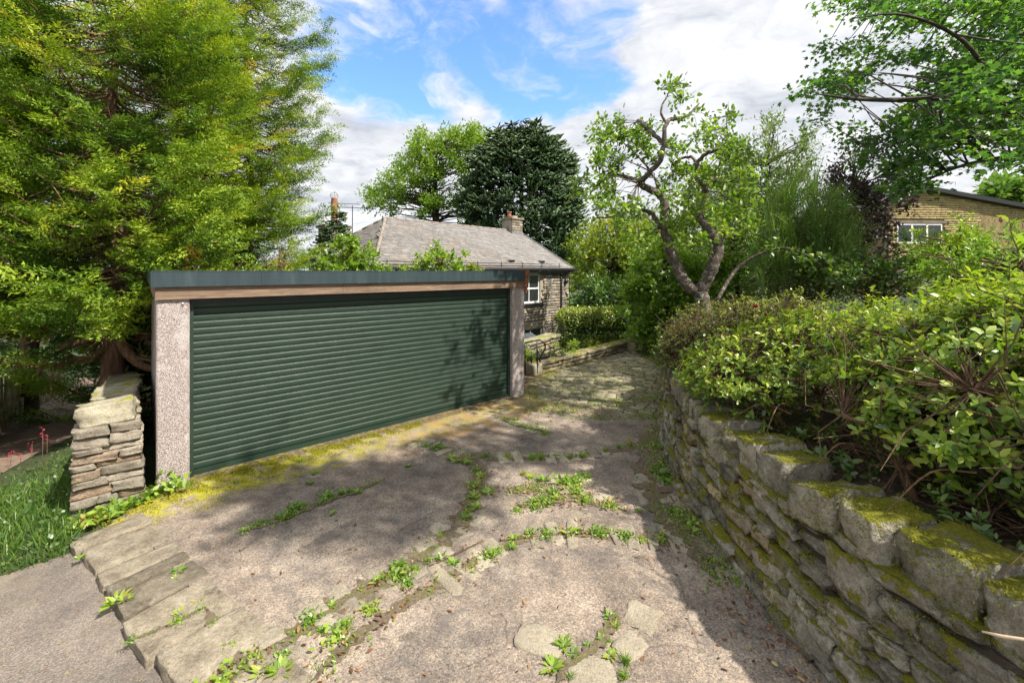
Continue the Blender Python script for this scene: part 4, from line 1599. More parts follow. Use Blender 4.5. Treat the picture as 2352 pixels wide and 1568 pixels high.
    for j in range(2):
        for i in range(na + 1):
            xx = X(5.0) + 2.1 * i / na
            lt.v.append((xx, -.04 - j * 1.5, zb(-.42) - j * .6 + .03 * (i % 2)))
    for i in range(na):
        lt.f.append((i, i + 1, na + 2 + i, na + 1 + i))
    lt.build('canopy_roof', M['poly'], h)
    MB().box((X(5.0), -1.56, zb(-1.12)), (X(2.9), -1.50, zb(-1.04))).build('canopy_beam', M['white_paint'], h)
    return h


build_house()
hp = H0 + Vector((HX, HY, 0)) * 10.73
swan_lamp('corner_lamp', 'small white swan-neck lamp on the corner of the stone house', (hp.x + .0, hp.y - .15, 1.28), (1, 0, 0), 1.9, M['galv'], M['white_paint'])
cb_ = MB().tube(catmull([(hp.x + .9, hp.y - .1, 1.2), (5.2, 21.2, .4), (8, 20, .3), (10, 19, 1.2)], 8), .012, 5)
tag(cb_.build('cable', M['galv']), 'thin cable hanging from the house corner lamp into the trees', 'cable')


# ------------------------------------------------------------------ parapet, steps and handrail between garage and cobbles
def build_steps():
    a, b = Vector((.22, 10.45, 0)), Vector((1.36, 12.32, 0))
    d = b - a
    w = thing('parapet_wall', 'short stone parapet wall with flat yellow capping below the house', 'stone wall', (a.x, a.y, -1.6), math.atan2(d.y, d.x))
    rg = random.Random(51)
    var = [stone_mesh('wall_stone', 540 + i, 3, M['low_stone'], .05, .14) for i in range(8)]
    MB().box((-.6, .03, 0), (d.length - .02, .30, 2.14)).build('core', M['mortar'], w)
    z = 0.6
    while z < 2.10:
        h = rg.uniform(.10, .16)
        x = -.6
        while x < d.length - .05:
            ln = min(rg.uniform(.2, .45), d.length - x)
            put('wall_stone', var[rg.randrange(8)], w, (x + ln / 2, .02, z + h / 2), (0, 0, 0), (ln - .012, .1, h - .012))
            x += ln
        z += h
    x = -.62
    for ln in (.7, .8, .75, .60):
        put('capping_slab', stone_mesh('capping_slab', 560 + int(x * 10), 4, M['pier_cap'], .02, .06), w, (x + ln / 2, .16, 2.19), (rg.uniform(-.01, .01), rg.uniform(-.01, .01), 0), (ln - .01, .42, .10))
        x += ln
    st = thing('garden_steps', 'stone steps going down between the garage and the edging wall', 'steps', (.45, 10.0, 0), math.atan2(UY, UX))
    for i in range(6):
        put('step', stone_mesh('step', 580 + i, 4, M['flag'], .02, .06), st, (-.35, .15 + i * .28, -.10 - i * .17), (0, 0, 0), (.95, .34, .18))
    r = thing('handrail', 'black iron handrail with looped end beside the steps', 'railing', (0, 0, 0))
    Yr = 9.95

    def q(x, y, Y=Yr):
        return at(x, y, Y)
    for (x, y0, y1) in ((1206, 786, 862), (1221, 808, 860), (1234, 781, 858)):
        MB().tube([q(x, y1), q(x, y0)], .017, 8).build('post', M['iron_black'], r, True)
    MB().tube(catmull([q(1234, 781), q(1243, 782), q(1251, 790), q(1252, 800), q(1246, 812), q(1240, 822), q(1241, 832)], 6), .018, 8).build('looped_rail', M['iron_black'], r, True)
    MB().tube([q(1206, 787), q(1234, 781)], .018, 8).build('top_rail', M['iron_black'], r, True)
    MB().tube([q(1206, 794), q(1234, 806, 10.1)], .012, 8).build('lower_rail', M['galv'], r, True)
    MB().tube([q(1247, 785), q(1275, 803, 11.3)], .016, 8).build('slope_rail', M['rust'], r, True)
    bn = thing('dark_cuboid', 'dark upright bin standing in for the dark opening behind the handrail', 'bin', (.62, 10.62, -.55), .7)  # added dark cuboid in place of a dark opening
    m = MB()
    m.v = [(-.17, -.17, 0), (.17, -.17, 0), (.17, .17, 0), (-.17, .17, 0), (-.2, -.2, .85), (.2, -.2, .85), (.2, .2, .85), (-.2, .2, .85)]
    m.f = [(0, 3, 2, 1), (4, 5, 6, 7), (0, 1, 5, 4), (1, 2, 6, 5), (2, 3, 7, 6), (3, 0, 4, 7)]
    m.build('cuboid_body', M['iron_black'], bn)
    MB().box((-.22, -.23, .853), (.22, .22, .90)).build('cuboid_top', M['iron_black'], bn)


build_steps()


# ------------------------------------------------------------------ neighbour's gable on the right
def build_neighbour():
    o = Vector((22.9, 26.0, .8))
    h = thing('neighbour_house', 'yellow stone gable house with black roof edge beyond the hedge', 'house', o, R(3))
    rg = random.Random(61)
    pk = 2.2
    ZL, ZP, ZR = 5.75, 6.55, 4.75
    LX = 13.2

    def top(x):
        return ZL + (ZP - ZL) * x / pk if x < pk else ZP + (ZR - ZP) * (x - pk) / (LX - pk)
    win = (.55, 3.45, 3.33, 4.52)
    m = MB()
    m.v = [(0, 0, 0), (LX, 0, 0), (LX, 0, ZR), (pk, 0, ZP), (0, 0, ZL), (0, 9, 0), (LX, 9, 0), (LX, 9, ZR), (pk, 9, ZP), (0, 9, ZL)]
    m.f = [(0, 1, 2, 3, 4), (5, 9, 8, 7, 6), (0, 4, 9, 5), (1, 6, 7, 2)]
    wall = m.build('wall', M['block_mortar'], h)
    bv = [stone_mesh('stone_block', 600 + i, 3, M['block'], .02, .05) for i in range(8)]
    items = []
    z = 2.0
    while z < ZP:
        hh = rg.uniform(.12, .17)
        x = rg.uniform(-.2, 0)
        while x < 9.3:
            ln = rg.uniform(.3, .62)
            a, b = max(x, 0), x + ln
            if b - a > .08 and z + hh < top((a + b) / 2) - .02 and not (b > win[0] - .02 and a < win[1] + .02 and z + hh > win[2] - .12 and z < win[3] + .22):
                items.append((((a + b) / 2, -.012, z + hh / 2), (0, 0, 0), (b - a - .018, .08, hh - .018), rg.randrange(8)))
            x += ln
        z += hh
    print('neighbour blocks', len(items))
    W = Matrix.Translation(o)
    pieces('stone_block', 'stone_blocks', wall, bv, items, 298, W)
    # roof slabs and black verge
    for a, b in (((-.35, ZL - .13), (pk, ZP)), ((pk, ZP), (LX + .4, ZR - .06))):
        m = MB()
        m.v = [(a[0], -.3, a[1] + .05), (b[0], -.3, b[1] + .05), (b[0], 9.3, b[1] + .05), (a[0], 9.3, a[1] + .05),
               (a[0], -.3, a[1] + .2), (b[0], -.3, b[1] + .2), (b[0], 9.3, b[1] + .2), (a[0], 9.3, a[1] + .2)]
        m.f = [(0, 3, 2, 1), (4, 5, 6, 7), (0, 1, 5, 4), (1, 2, 6, 5), (2, 3, 7, 6), (3, 0, 4, 7)]
        m.build('roof', M['slate'], h)
        m2 = MB()
        m2.v = [(a[0], -.36, a[1] + .0), (b[0], -.36, b[1] + .0), (b[0], -.302, b[1] + .0), (a[0], -.302, a[1] + .0),
                (a[0], -.36, a[1] + .24), (b[0], -.36, b[1] + .24), (b[0], -.302, b[1] + .24), (a[0], -.302, a[1] + .24)]
        m2.f = m.f
        m2.build('verge_board', M['black_paint'], h)
    x0, x1, z0, z1 = win
    fr = MB()
    f = .08
    fr.box((x0, -.05, z0), (x0 + f, .04, z1)).box((x1 - f, -.05, z0), (x1, .04, z1)).box((x0 + f, -.05, z1 - f), (x1 - f, .04, z1)).box((x0 + f, -.05, z0), (x1 - f, .04, z0 + f))
    w = fr.build('window', M['white_paint'], h)
    n = 3
    for i in range(1, n):
        xm = x0 + (x1 - x0) * i / n
        MB().box((xm - .06, -.045, z0 + f), (xm + .06, .035, z1 - f)).build('mullion', M['white_paint'], w)
    for i in range(n):
        a, b = x0 + (x1 - x0) * i / n + .06, x0 + (x1 - x0) * (i + 1) / n - .06
        MB().box((a, -.025, z0 + f), (b, -.018, z1 - f)).build('pane', M['glass'], w)
    MB().box((x0 - .2, -.07, z1 + .03), (x1 + .3, -.003, z1 + .2)).build('lintel', M['quoin'], w)
    MB().box((x0 - .1, -.1, z0 - .1), (x1 + .1, -.003, z0 - .01)).build('sill', M['quoin'], w)


build_neighbour()


# ------------------------------------------------------------------ pale fence along the footpath
def build_fence():
    rg = random.Random(71)
    f = thing('pale_fence', 'weathered wooden pale fence along the left of the footpath', 'fence', (0, 0, 0))
    ang = math.atan2(UX, -UY)
    var = []
    for i in range(6):
        me = stone_mesh('pale', 620 + i, 3, M['fence_wood'], .015, .05, smooth=False)
        var.append(me)
    v = 8.2
    while v < 27:
        u = -2.5 + rg.uniform(-.01, .01)
        x, y = xy(u, v)
        z = H(x, y)
        hh = rg.uniform(1.12, 1.26)
        put('pale', var[rg.randrange(6)], f, (x, y, z + hh / 2 - .02), (rg.uniform(-.03, .03), rg.uniform(-.03, .03), ang), (rg.uniform(.085, .105), .022, hh))
        v += .125
    for h in (.25, .62, 1.0):
        a, b = xy(-2.53, 8.1), xy(-2.53, 27.1)
        MB().tube([(a[0], a[1], H(*a) + h), (b[0], b[1], H(*b) + h)], .035, 6).build('rail', M['fence_wood'], f)
    v = 8.3
    while v < 27:
        x, y = xy(-2.60, v)
        put('post', var[0], f, (x, y, H(x, y) + .66), (0, 0, ang), (.1, .1, 1.36))
        v += 1.85
    # low retaining boards in front of the pales
    g = thing('board_edging', 'low mossy upright boards edging the footpath below the fence', 'edging', (0, 0, 0))
    v = 10.4
    while v < 17:
        x, y = xy(-2.34 + rg.uniform(-.015, .015), v)
        hh = rg.uniform(.46, .58)
        put('board', var[rg.randrange(6)], g, (x, y, H(x, y) + hh / 2 - .02), (rg.uniform(-.03, .03), rg.uniform(-.05, .05), ang), (rg.uniform(.16, .2), .05, hh))
        v += .215


build_fence()


# ------------------------------------------------------------------ vegetation
def gz(x, y):
    return H(x, y)


def proj(p):
    return 1176 + 980 * p[..., 0] / p[..., 1], 622 - 980 * (p[..., 2] - EYE) / p[..., 1]


def cypress(label, x, y, height, rad, seed, nb=150, lean=0.0, low=.8, skirt=1.0, limb=None, vmean=.5, npl=14):
    rng = np.random.default_rng(seed)
    z0 = gz(x, y) - .1
    t = thing('cypress_tree', label, 'tree', (x, y, z0), 0, 'cypress trees behind the garage and over the path')
    tr = MB()
    pts = [Vector((lean * k / 10 + .05 * math.sin(k * 1.3 + seed), .05 * math.cos(k + seed), height * k / 10)) for k in range(11)]
    tr.tube(catmull(pts, 3), lerp_list([.27, .2, .17, .15, .13, .11, .09, .07, .05, .03, .012], 31), 9, jit=.08, rng=rng)
    bm_ = MB()
    pos, d, nn, sz, va = [], [], [], [], []
    for i in range(nb):
        f = (i + rng.uniform(0, 1)) / nb
        hz = low + (height * .985 - low) * f
        q = rng.uniform(0, 2 * math.pi)
        rr = rad * (1 - max(0, f - .84) / .16) ** .8 * rng.uniform(.6, 1.12) * (1 + .15 * skirt * (1 - f))
        rr = max(rr, .35)
        k = hz / height * 10
        ki = min(9, int(k))
        c = pts[ki].lerp(pts[ki + 1], k - ki)
        dirv = np.array([math.cos(q), math.sin(q), 0.0])
        n = 6
        bp = []
        for j in range(n):
            s = j / (n - 1)
            zz = hz + rr * (.10 * s - .42 * s * (1 - s) * 1.6 - .10 * s * s + .20 * s ** 3)
            side = np.array([-dirv[1], dirv[0], 0]) * rng.normal(0, .05) * rr
            bp.append(np.array([c.x, c.y, 0]) + dirv * rr * s + side + np.array([0, 0, zz]))
        bm_.tube(bp, [.035 * (1 - .85 * j / (n - 1)) * (1.2 - f * .7) for j in range(n)], 4, cap=False)
        m = max(5, int(npl * rr / rad * rng.uniform(.8, 1.25)))
        if hz > .93 * height:
            m = max(3, m // 2)
        toward = -(dirv[0] * x + dirv[1] * y) / math.hypot(x, y)
        if toward < -.35:
            m = max(3, int(m * .55))
        else:
            m = int(m * 1.2)
        br_v = rng.normal(0, .13)
        for j in range(m):
            s = rng.uniform(.05, 1.0) ** .62
            a = s * (n - 1)
            ai = min(n - 2, int(a))
            p = bp[ai] * (1 - (a - ai)) + bp[ai + 1] * (a - ai)
            sd = rng.choice([-1, 1]) * rng.uniform(.1, .9)
            dd = dirv * (.75 + .3 * s) + np.array([-dirv[1], dirv[0], 0]) * sd + np.array([0, 0, rng.uniform(-.05, .55)])
            pos.append(p + rng.normal(0, .06, 3))
            d.append(dd)
            nv = rng.normal(0, .35, 3)
            nv[2] += 1
            nn.append(nv + dirv * .25)
            sz.append(rng.uniform(.42, .8) * (.8 + .3 * (1 - f)))
            va.append(vmean - .04 + br_v + (.42 * (s - .62)) - .10 * (s < .4) + (.42 if rng.random() < .007 else 0))  # lit outer sprays and shaded inner gaps painted into the leaf tone
        # dead twigs inside
        if rng.random() < .8:
            p = bp[rng.integers(1, 4)]
            for _ in range(5):
                e = p + rng.normal(0, .28, 3) + np.array([0, 0, -.12])
                bm_.tube([p, (p + e) / 2 + rng.normal(0, .05, 3), e], [.009, .006, .003], 3, cap=False)
    if limb:
        for lp_ in limb:
            bm_.tube(catmull([Vector(q) for q in lp_], 4), lerp_list([.11, .085, .06, .03], (len(lp_) - 1) * 4 + 1), 7, cap=False)
    tr.build('trunk', M['bark_conifer'], t, True)
    bm_.build('branches', M['bark_bush'], t, True)
    tm = T_plume(rng, 9)
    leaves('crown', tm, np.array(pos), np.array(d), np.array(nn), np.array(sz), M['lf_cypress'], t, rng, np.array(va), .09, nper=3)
    return t


cypress('tall bright cypress nearest the garage roof at the sky edge', -8.8, 14.2, 16.5, 2.2, 1, 400, vmean=.56, low=1.0)
cypress('tall cypress with bare trunk rising left of the skyline cypress', -9.1, 11.8, 13.4, 2.25, 2, 290, vmean=.53, low=1.5)
cypress('cypress with thick red-brown trunk and low curved limb beside the footpath wall', -7.75, 8.35, 9.8, 1.9, 3, 210, vmean=.54, low=1.7,
        limb=[[(.05, 0, 1.9), (.35, .1, 1.45), (.75, .2, 1.3), (1.2, .5, 1.45)], [(-.05, 0, 1.7), (-.5, .2, 1.55), (-1.1, .4, 1.45), (-1.7, .6, 1.6)], [(0, 0, 2.2), (-.3, -.2, 2.0), (-.8, -.4, 1.75), (-1.2, -.3, 1.3)]])
cypress('leftmost cypress hanging dark green boughs over the wooden fence', -13.6, 12.0, 12.6, 2.5, 4, 200, vmean=.48, low=2.9)
cypress('shaded cypress behind the footpath between the leftmost tree and the wall', -12.4, 17.2, 16.0, 2.8, 5, 130, vmean=.48, low=.8)
cypress('young bright cypress bushing up directly behind the garage roof', -5.9, 10.9, 5.2, 1.25, 6, 80, vmean=.62, low=.5, npl=10)
cypress('tall cypress at the left edge of the photo, nearest the road', -10.6, 8.3, 9.8, 1.85, 7, 180, vmean=.5, low=2.4)


def shell_crown(rng, center, rad, n, hollow=.55, noise_amp=.22, zmin=None):
    """points in an uneven ellipsoid, denser towards its surface"""
    c, r = np.array(center), np.array(rad)
    v = rng.normal(0, 1, (n * 2, 3))
    v /= np.linalg.norm(v, axis=1, keepdims=True)
    lob = 1 + noise_amp * (np.sin(v[:, 0] * 5.3 + c[0]) * np.cos(v[:, 1] * 4.1 + c[1]) + .6 * np.sin(v[:, 2] * 7.7 + v[:, 0] * 3.0))
    rr = (hollow + (1 - hollow) * rng.uniform(0, 1, n * 2)) * lob
    p = c + v * rr[:, None] * r
    if zmin is not None:
        p = p[p[:, 2] > zmin]
    return p[:n]


def broadleaf(name, label, cat, base, trunk_pts, trunk_r, centers, nt, tl, k, tmpl, size, mat, bark, seed, up=.3, out=None, group=None, vmean=.45, vsd=.16, top_bright=.25, leafn=None):
    rng = np.random.default_rng(seed)
    t = thing(name, label, cat, base, 0, group)
    b = np.array(base)
    tr = MB()
    tp = catmull([Vector(q) - Vector(base) for q in trunk_pts], 4)
    tr.tube(tp, lerp_list(trunk_r, len(tp)), 8, jit=.06, rng=rng)
    tr.build('trunk', bark, t, True)
    C = np.array(centers) - b
    tpn = np.array([list(q) for q in tp])
    bb = MB()
    for c in C:
        dd = np.linalg.norm(tpn - c, axis=1) + np.maximum(0, tpn[:, 2] - c[2] + .2) * 1.5
        a = tpn[int(np.argmin(dd))]
        L = np.linalg.norm(c - a)
        branch(bb, a, c, .012 + .012 * L, .006, rng, .06, 5, 4)
    if len(C):
        bb.build('branches', bark, t, True)
    pos, d, nn, cid = twigs(rng, C, nt, tl, k, up, out_from=(np.array(out) - b) if out is not None else None)
    zs = C[:, 2]
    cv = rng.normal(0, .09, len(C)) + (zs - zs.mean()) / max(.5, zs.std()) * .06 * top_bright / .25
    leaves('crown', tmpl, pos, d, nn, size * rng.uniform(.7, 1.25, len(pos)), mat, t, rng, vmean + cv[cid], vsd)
    return t


# beech behind the house
rng = np.random.default_rng(100)
def beech():
    Y = 31
    c0 = at(1000, 450, Y)
    pts = []
    # fan of ascending sprays
    for (px, py, rx, ry, n) in ((1010, 400, 90, 85, 70), (960, 440, 90, 60, 45), (900, 470, 55, 35, 26), (1070, 360, 60, 60, 36), (1000, 340, 50, 40, 22), (960, 350, 25, 30, 8), (1080, 320, 25, 25, 8), (870, 440, 25, 18, 8), (1060, 480, 80, 30, 30)):
        for _ in range(n):
            q = rng.uniform(0, 2 * math.pi)
            r = math.sqrt(rng.uniform(0, 1))
            pts.append(list(at(px + rx * r * math.cos(q), py + ry * r * math.sin(q), Y + rng.uniform(-3, 3))))
    b = at(1010, 620, Y)
    b.z = -3.2
    broadleaf('beech_tree', 'light green beech tree with pointed sprays behind the slate roof', 'tree', b, [b, at(1005, 560, Y), at(1000, 480, Y), at(1000, 400, Y), at(1005, 340, Y)], [.4, .32, .25, .15, .05],
              pts, 12, 1.15, 8, T_diamond(.5), .21, M['lf_beech'], M['bark_grey'], 101, up=.75, out=at(1005, 520, Y), vmean=.5)


beech()


def monkey_puzzle(label, x, y, zb, zc, rad, seed, ncl, rope, rlen, taper, trunk_r):
    """dome of rope-like drooping branchlets that turn up at their tips"""
    rng = np.random.default_rng(seed)
    t = thing('monkey_puzzle_tree', label, 'tree', (x, y, zb), 0)
    tr = MB()
    top = zc - zb + rad[2] * .8
    tr.tube([(0, 0, top * i / 8) for i in range(9)], [trunk_r * (1 - .1 * i) for i in range(9)], 8)
    tr.build('trunk', M['bark_grey'], t, True)
    bt = MB()
    allv, allf, allvar = [], [], []
    off = 0

    def rope_tube(P_, r, v):
        nonlocal off
        n = len(P_)
        T = np.gradient(P_, axis=0)
        T /= np.maximum(1e-6, np.linalg.norm(T, axis=1, keepdims=True))
        A = np.cross(T, np.array([.31, .2, 1.0]))
        A /= np.maximum(1e-6, np.linalg.norm(A, axis=1, keepdims=True))
        B = np.cross(T, A)
        S = 3
        vs = []
        for i in range(n):
            rr = r * (1.2 if i % 2 else .7) * (1 if i < n - 1 else .15)
            for k in range(S):
                q = 2 * math.pi * (k + .5 * (i % 2)) / S
                vs.append(P_[i] + (A[i] * math.cos(q) + B[i] * math.sin(q)) * rr)
        for i in range(n - 1):
            for k in range(S):
                k2 = (k + 1) % S
                allf.extend((off + i * S + k, off + i * S + k2, off + (i + 1) * S + k2, off + (i + 1) * S + k))
        allv.append(np.array(vs))
        allvar.extend([v] * ((n - 1) * S))
        off += len(vs)
    c0 = np.array([0, 0, zc - zb])
    R_ = np.array(rad)
    for i in range(ncl):
        v = rng.normal(0, 1, 3)
        v /= np.linalg.norm(v)
        if v[2] < -.55:
            v[2] = -v[2]
        rr = rng.uniform(.70, 1.04) * (1 + .06 * math.sin(v[0] * 7 + seed) * math.cos(v[1] * 6) + .03 * math.sin(v[2] * 13 + v[0] * 9))
        p = v * R_ * rr
        if taper:
            k = 1 - .72 * np.clip((p[2] + R_[2]) / (2 * R_[2]), 0, 1)
            p[:2] *= k * 1.3
        p = p + c0
        hz = np.array([v[0], v[1], 0.0])
        hz /= max(1e-6, np.linalg.norm(hz))
        a = np.array([p[0] * .25, p[1] * .25, p[2] + .12 * R_[2]])
        if i % 3 == 0:
            bt.tube([a, (a + p) / 2 + np.array([0, 0, .15 * rlen]), p], [rope * .5, rope * .4, rope * .25], 4, cap=False)
        for _ in range(4):
            d = hz * rng.uniform(.3, 1.1) + rng.normal(0, .6, 3) * np.array([1, 1, .2])
            d /= np.linalg.norm(d)
            L = rlen * rng.uniform(.55, 1.15)
            dr = rng.uniform(.3, 1.0) * (1 - max(0, v[2]) * .5)
            ss = np.linspace(0, 1, 7)
            pts = p + d[None, :] * (L * (ss - .35))[:, None]
            pts[:, 2] += L * (-dr * ss + (dr * .75 + .16 * (1 - max(0, v[2]))) * ss ** 3)
            rope_tube(pts, rope * rng.uniform(.7, 1.1), float(np.clip(.42 + .22 * v[2] + rng.normal(0, .18), 0, 1)))
    bt.build('branches', M['bark_grey'], t, True)
    me = np_mesh('crown', np.concatenate(allv), np.array(allf), 4, M['lf_monkey'], np.array(allvar))
    link('crown', me, t)
    return t


_p = at(1198, 622, 28.5)
monkey_puzzle('big dark dome-shaped monkey puzzle tree behind the chimney', _p.x, 28.5, -3.2, 6.3, (3.8, 3.8, 5.7), 110, 1150, .072, 1.25, False, .34)
_p = at(772, 622, 15.6)
monkey_puzzle('small open monkey puzzle tree at the left end of the slate roof', _p.x, 15.6, -2.5, 2.6, (1.0, 1.0, 2.1), 111, 110, .035, .5, True, .08)


# shrubs rising behind the garage roof
def small_shrub(name, label, px, py, Y, rx, rz, n, mat, tmpl, size, seed, zb=None, nt=7, tl=.28, k=6, vmean=.5, ry=None, up=.6, cat='shrub', bark=None, group=None, hollow=.35):
    rg = np.random.default_rng(seed)
    c = at(px, py, Y)
    ry = ry or rx
    zb = gz(c.x, c.y) if zb is None else zb
    pts = shell_crown(rg, c, (rx, ry, rz), n, hollow, .25, zmin=zb + .05)
    base = Vector((c.x, c.y, zb - .05))
    mid = c.copy()
    mid.z = (zb + c.z) / 2
    return broadleaf(name, label, cat, base, [base, mid + Vector((.05, 0, 0)), c, c + Vector((0, 0, rz * .6))], [.05, .04, .03, .01], pts, nt, tl, k, tmpl, size, mat, bark or M['bark_twig'], seed + 1, up=up, out=c, vmean=vmean, group=group)


small_shrub('lilac_shrub', 'yellow-green leafy shrub left of the slate roof, rising above the garage', 808, 600, 12.2, .85, .62, 60, M['lf_bright'], T_oval(.6), .10, 120, k=7, nt=8)
small_shrub('lilac_shrub', 'open yellow-green shrub in the middle of the slate roof, rising above the garage', 1012, 610, 12.6, .88, .52, 46, M['lf_bright'], T_oval(.6), .10, 122, vmean=.55, nt=7)
small_shrub('lilac_shrub', 'low sprig of shrub just above the garage roof between the two taller shrubs', 905, 632, 12.0, .5, .22, 10, M['lf_bright'], T_oval(.6), .10, 124, vmean=.55)
small_shrub('lilac_shrub', 'low yellowing sprigs above the garage roof right of the middle shrub', 1085, 628, 12.4, .35, .22, 8, M['lf_mixed'], T_oval(.6), .10, 126, vmean=.65)

# dark undergrowth between wall and garage, behind the path
for i, (lab, px, py, Y, rx, rz, n) in enumerate((
        ('dark glossy shrub between the drystone wall and the garage side', 305, 800, 9.0, .75, .6, 40),
        ('low dark green shrub at the far end of the drystone wall', 262, 770, 12.5, 1.1, .9, 60),
        ('dark laurel closing the far end of the footpath', 195, 745, 24, 3.4, 2.0, 80),
        ('dark laurel mass behind the wooden fence at the left edge', 40, 760, 17.5, 3.0, 1.6, 120),
        ('shadowy shrub under the cypress boughs right of the path', 300, 715, 13.5, 1.5, .9, 80))):
    small_shrub('laurel_shrub', lab, px, py, Y, rx, rz, n, M['lf_ivy'], T_oval(.5), .13, 130 + 3 * i, nt=7, tl=.35, k=7, vmean=.45)

# mid-distance garden trees right of the house
def tree_at(name, label, blobs, Y, zb, seed, mat, tmpl, size, nt, tl, k, trunk_px, vmean=.5, up=.3, dY=1.5, bark='bark_grey', tr=(.14, .1, .07, .03), cat='tree', vsd=.16):
    rg = np.random.default_rng(seed)
    pts = []
    for (px, py, rx, ry, n) in blobs:
        for _ in range(n):
            q = rg.uniform(0, 2 * math.pi)
            r = math.sqrt(rg.uniform(.05, 1))
            p = at(px + rx * r * math.cos(q), py + ry * r * math.sin(q), Y + rg.uniform(-dY, dY))
            pts.append(list(p))
    bl = blobs[0]
    b = at(trunk_px, 622, Y)
    b.z = zb
    top = at(bl[0], bl[1] - bl[3] * .6, Y)
    mid = (b + top) / 2
    return broadleaf(name, label, cat, b, [b, b.lerp(top, .33) + Vector((.1, 0, 0)), b.lerp(top, .66), top], list(tr), pts, nt, tl, k, tmpl, size, mat, M[bark], seed + 1, up=up, out=at(bl[0], bl[1] + bl[3], Y), vmean=vmean, vsd=vsd)


tree_at('garden_tree', 'yellow-green bushy tree beside the house corner above the clipped hedge', [(1412, 590, 68, 75, 80), (1455, 570, 50, 70, 50), (1440, 680, 70, 40, 60)], 17.8, -1.6, 140, M['lf_mixed'], T_diamond(.5), .16, 9, .8, 8, 1385, vmean=.5)
tree_at('garden_tree', 'darker undergrowth tree between the house and the hedge', [(1362, 695, 36, 45, 44), (1430, 690, 60, 40, 50)], 16.4, -1.2, 143, M['lf_ivy'], T_oval(.5), .15, 8, .6, 7, 1370, vmean=.5)
tree_at('garden_tree', 'light green tree standing behind the right corner of the stone house', [(1352, 600, 42, 75, 60), (1350, 690, 42, 55, 50)], 25.5, -2.8, 190, M['lf_mixed'], T_diamond(.5), .18, 9, .9, 8, 1352, vmean=.42)
tree_at('garden_tree', 'distant pale green tree behind the apple tree trunk', [(1560, 560, 120, 90, 90), (1640, 480, 70, 70, 40), (1480, 560, 50, 60, 30)], 26, -1.5, 146, M['lf_mixed'], T_diamond(.5), .2, 9, 1.1, 8, 1560, vmean=.42)
tree_at('hazel_bush', 'leafy mid-green bush standing behind the apple tree and hedge end', [(1525, 640, 75, 95, 110), (1560, 740, 60, 60, 60), (1470, 690, 40, 60, 34), (1500, 770, 50, 40, 40)], 12.9, -.3, 149, M['lf_bright'], T_oval(.62), .125, 8, .45, 6, 1530, vmean=.35, dY=.9, cat='bush')
tree_at('hazel_bush', 'sunlit bush filling the gap right of the apple tree fork', [(1690, 560, 70, 90, 80), (1650, 660, 70, 70, 70)], 12.5, .4, 152, M['lf_bright'], T_oval(.6), .13, 8, .45, 6, 1690, vmean=.4, dY=.9, cat='bush')
tree_at('willow_tree', 'tall airy grey-green tree with upright shoots behind the apple tree', [(1760, 420, 80, 70, 46), (1700, 390, 50, 60, 22), (1820, 400, 40, 70, 18), (1850, 330, 20, 40, 7), (1770, 310, 20, 40, 8), (1700, 470, 80, 60, 34)], 14.5, .8, 155, M['lf_grey'], T_oval(.34), .13, 8, .75, 8, 1770, vmean=.5, up=1.1)
tree_at('plum_tree', 'dark purple-leaved tree in front of the yellow gable', [(1960, 500, 75, 90, 32), (2000, 570, 50, 60, 16), (1985, 410, 80, 70, 20), (2040, 470, 60, 40, 12), (1930, 420, 30, 60, 12), (1990, 620, 50, 40, 16)], 11.5, 1.0, 158, M['lf_plum'], T_oval(.55), .10, 8, .5, 7, 2000, vmean=.5, dY=1.0)
# far wooded hill at the right edge
tree_at('hill_tree', 'far rounded woodland trees on the skyline at the right edge', [(2330, 450, 45, 18, 50), (2420, 455, 80, 25, 60)], 95, 2.0, 161, M['lf_broom'], T_diamond(.6), 1.5, 9, 4.0, 6, 2340, vmean=.5, dY=5, tr=(.5, .4, .3, .1))['kind'] = 'stuff'
tree_at('skyline_tree', 'row of far trees closing the view between house and garden', [(1400, 600, 140, 30, 60), (1600, 590, 140, 40, 60), (1800, 600, 160, 40, 60)], 60, -2, 164, M['lf_beech'], T_diamond(.6), .8, 9, 2.5, 6, 1500, vmean=.4, dY=4, tr=(.4, .3, .2, .1))['kind'] = 'stuff'


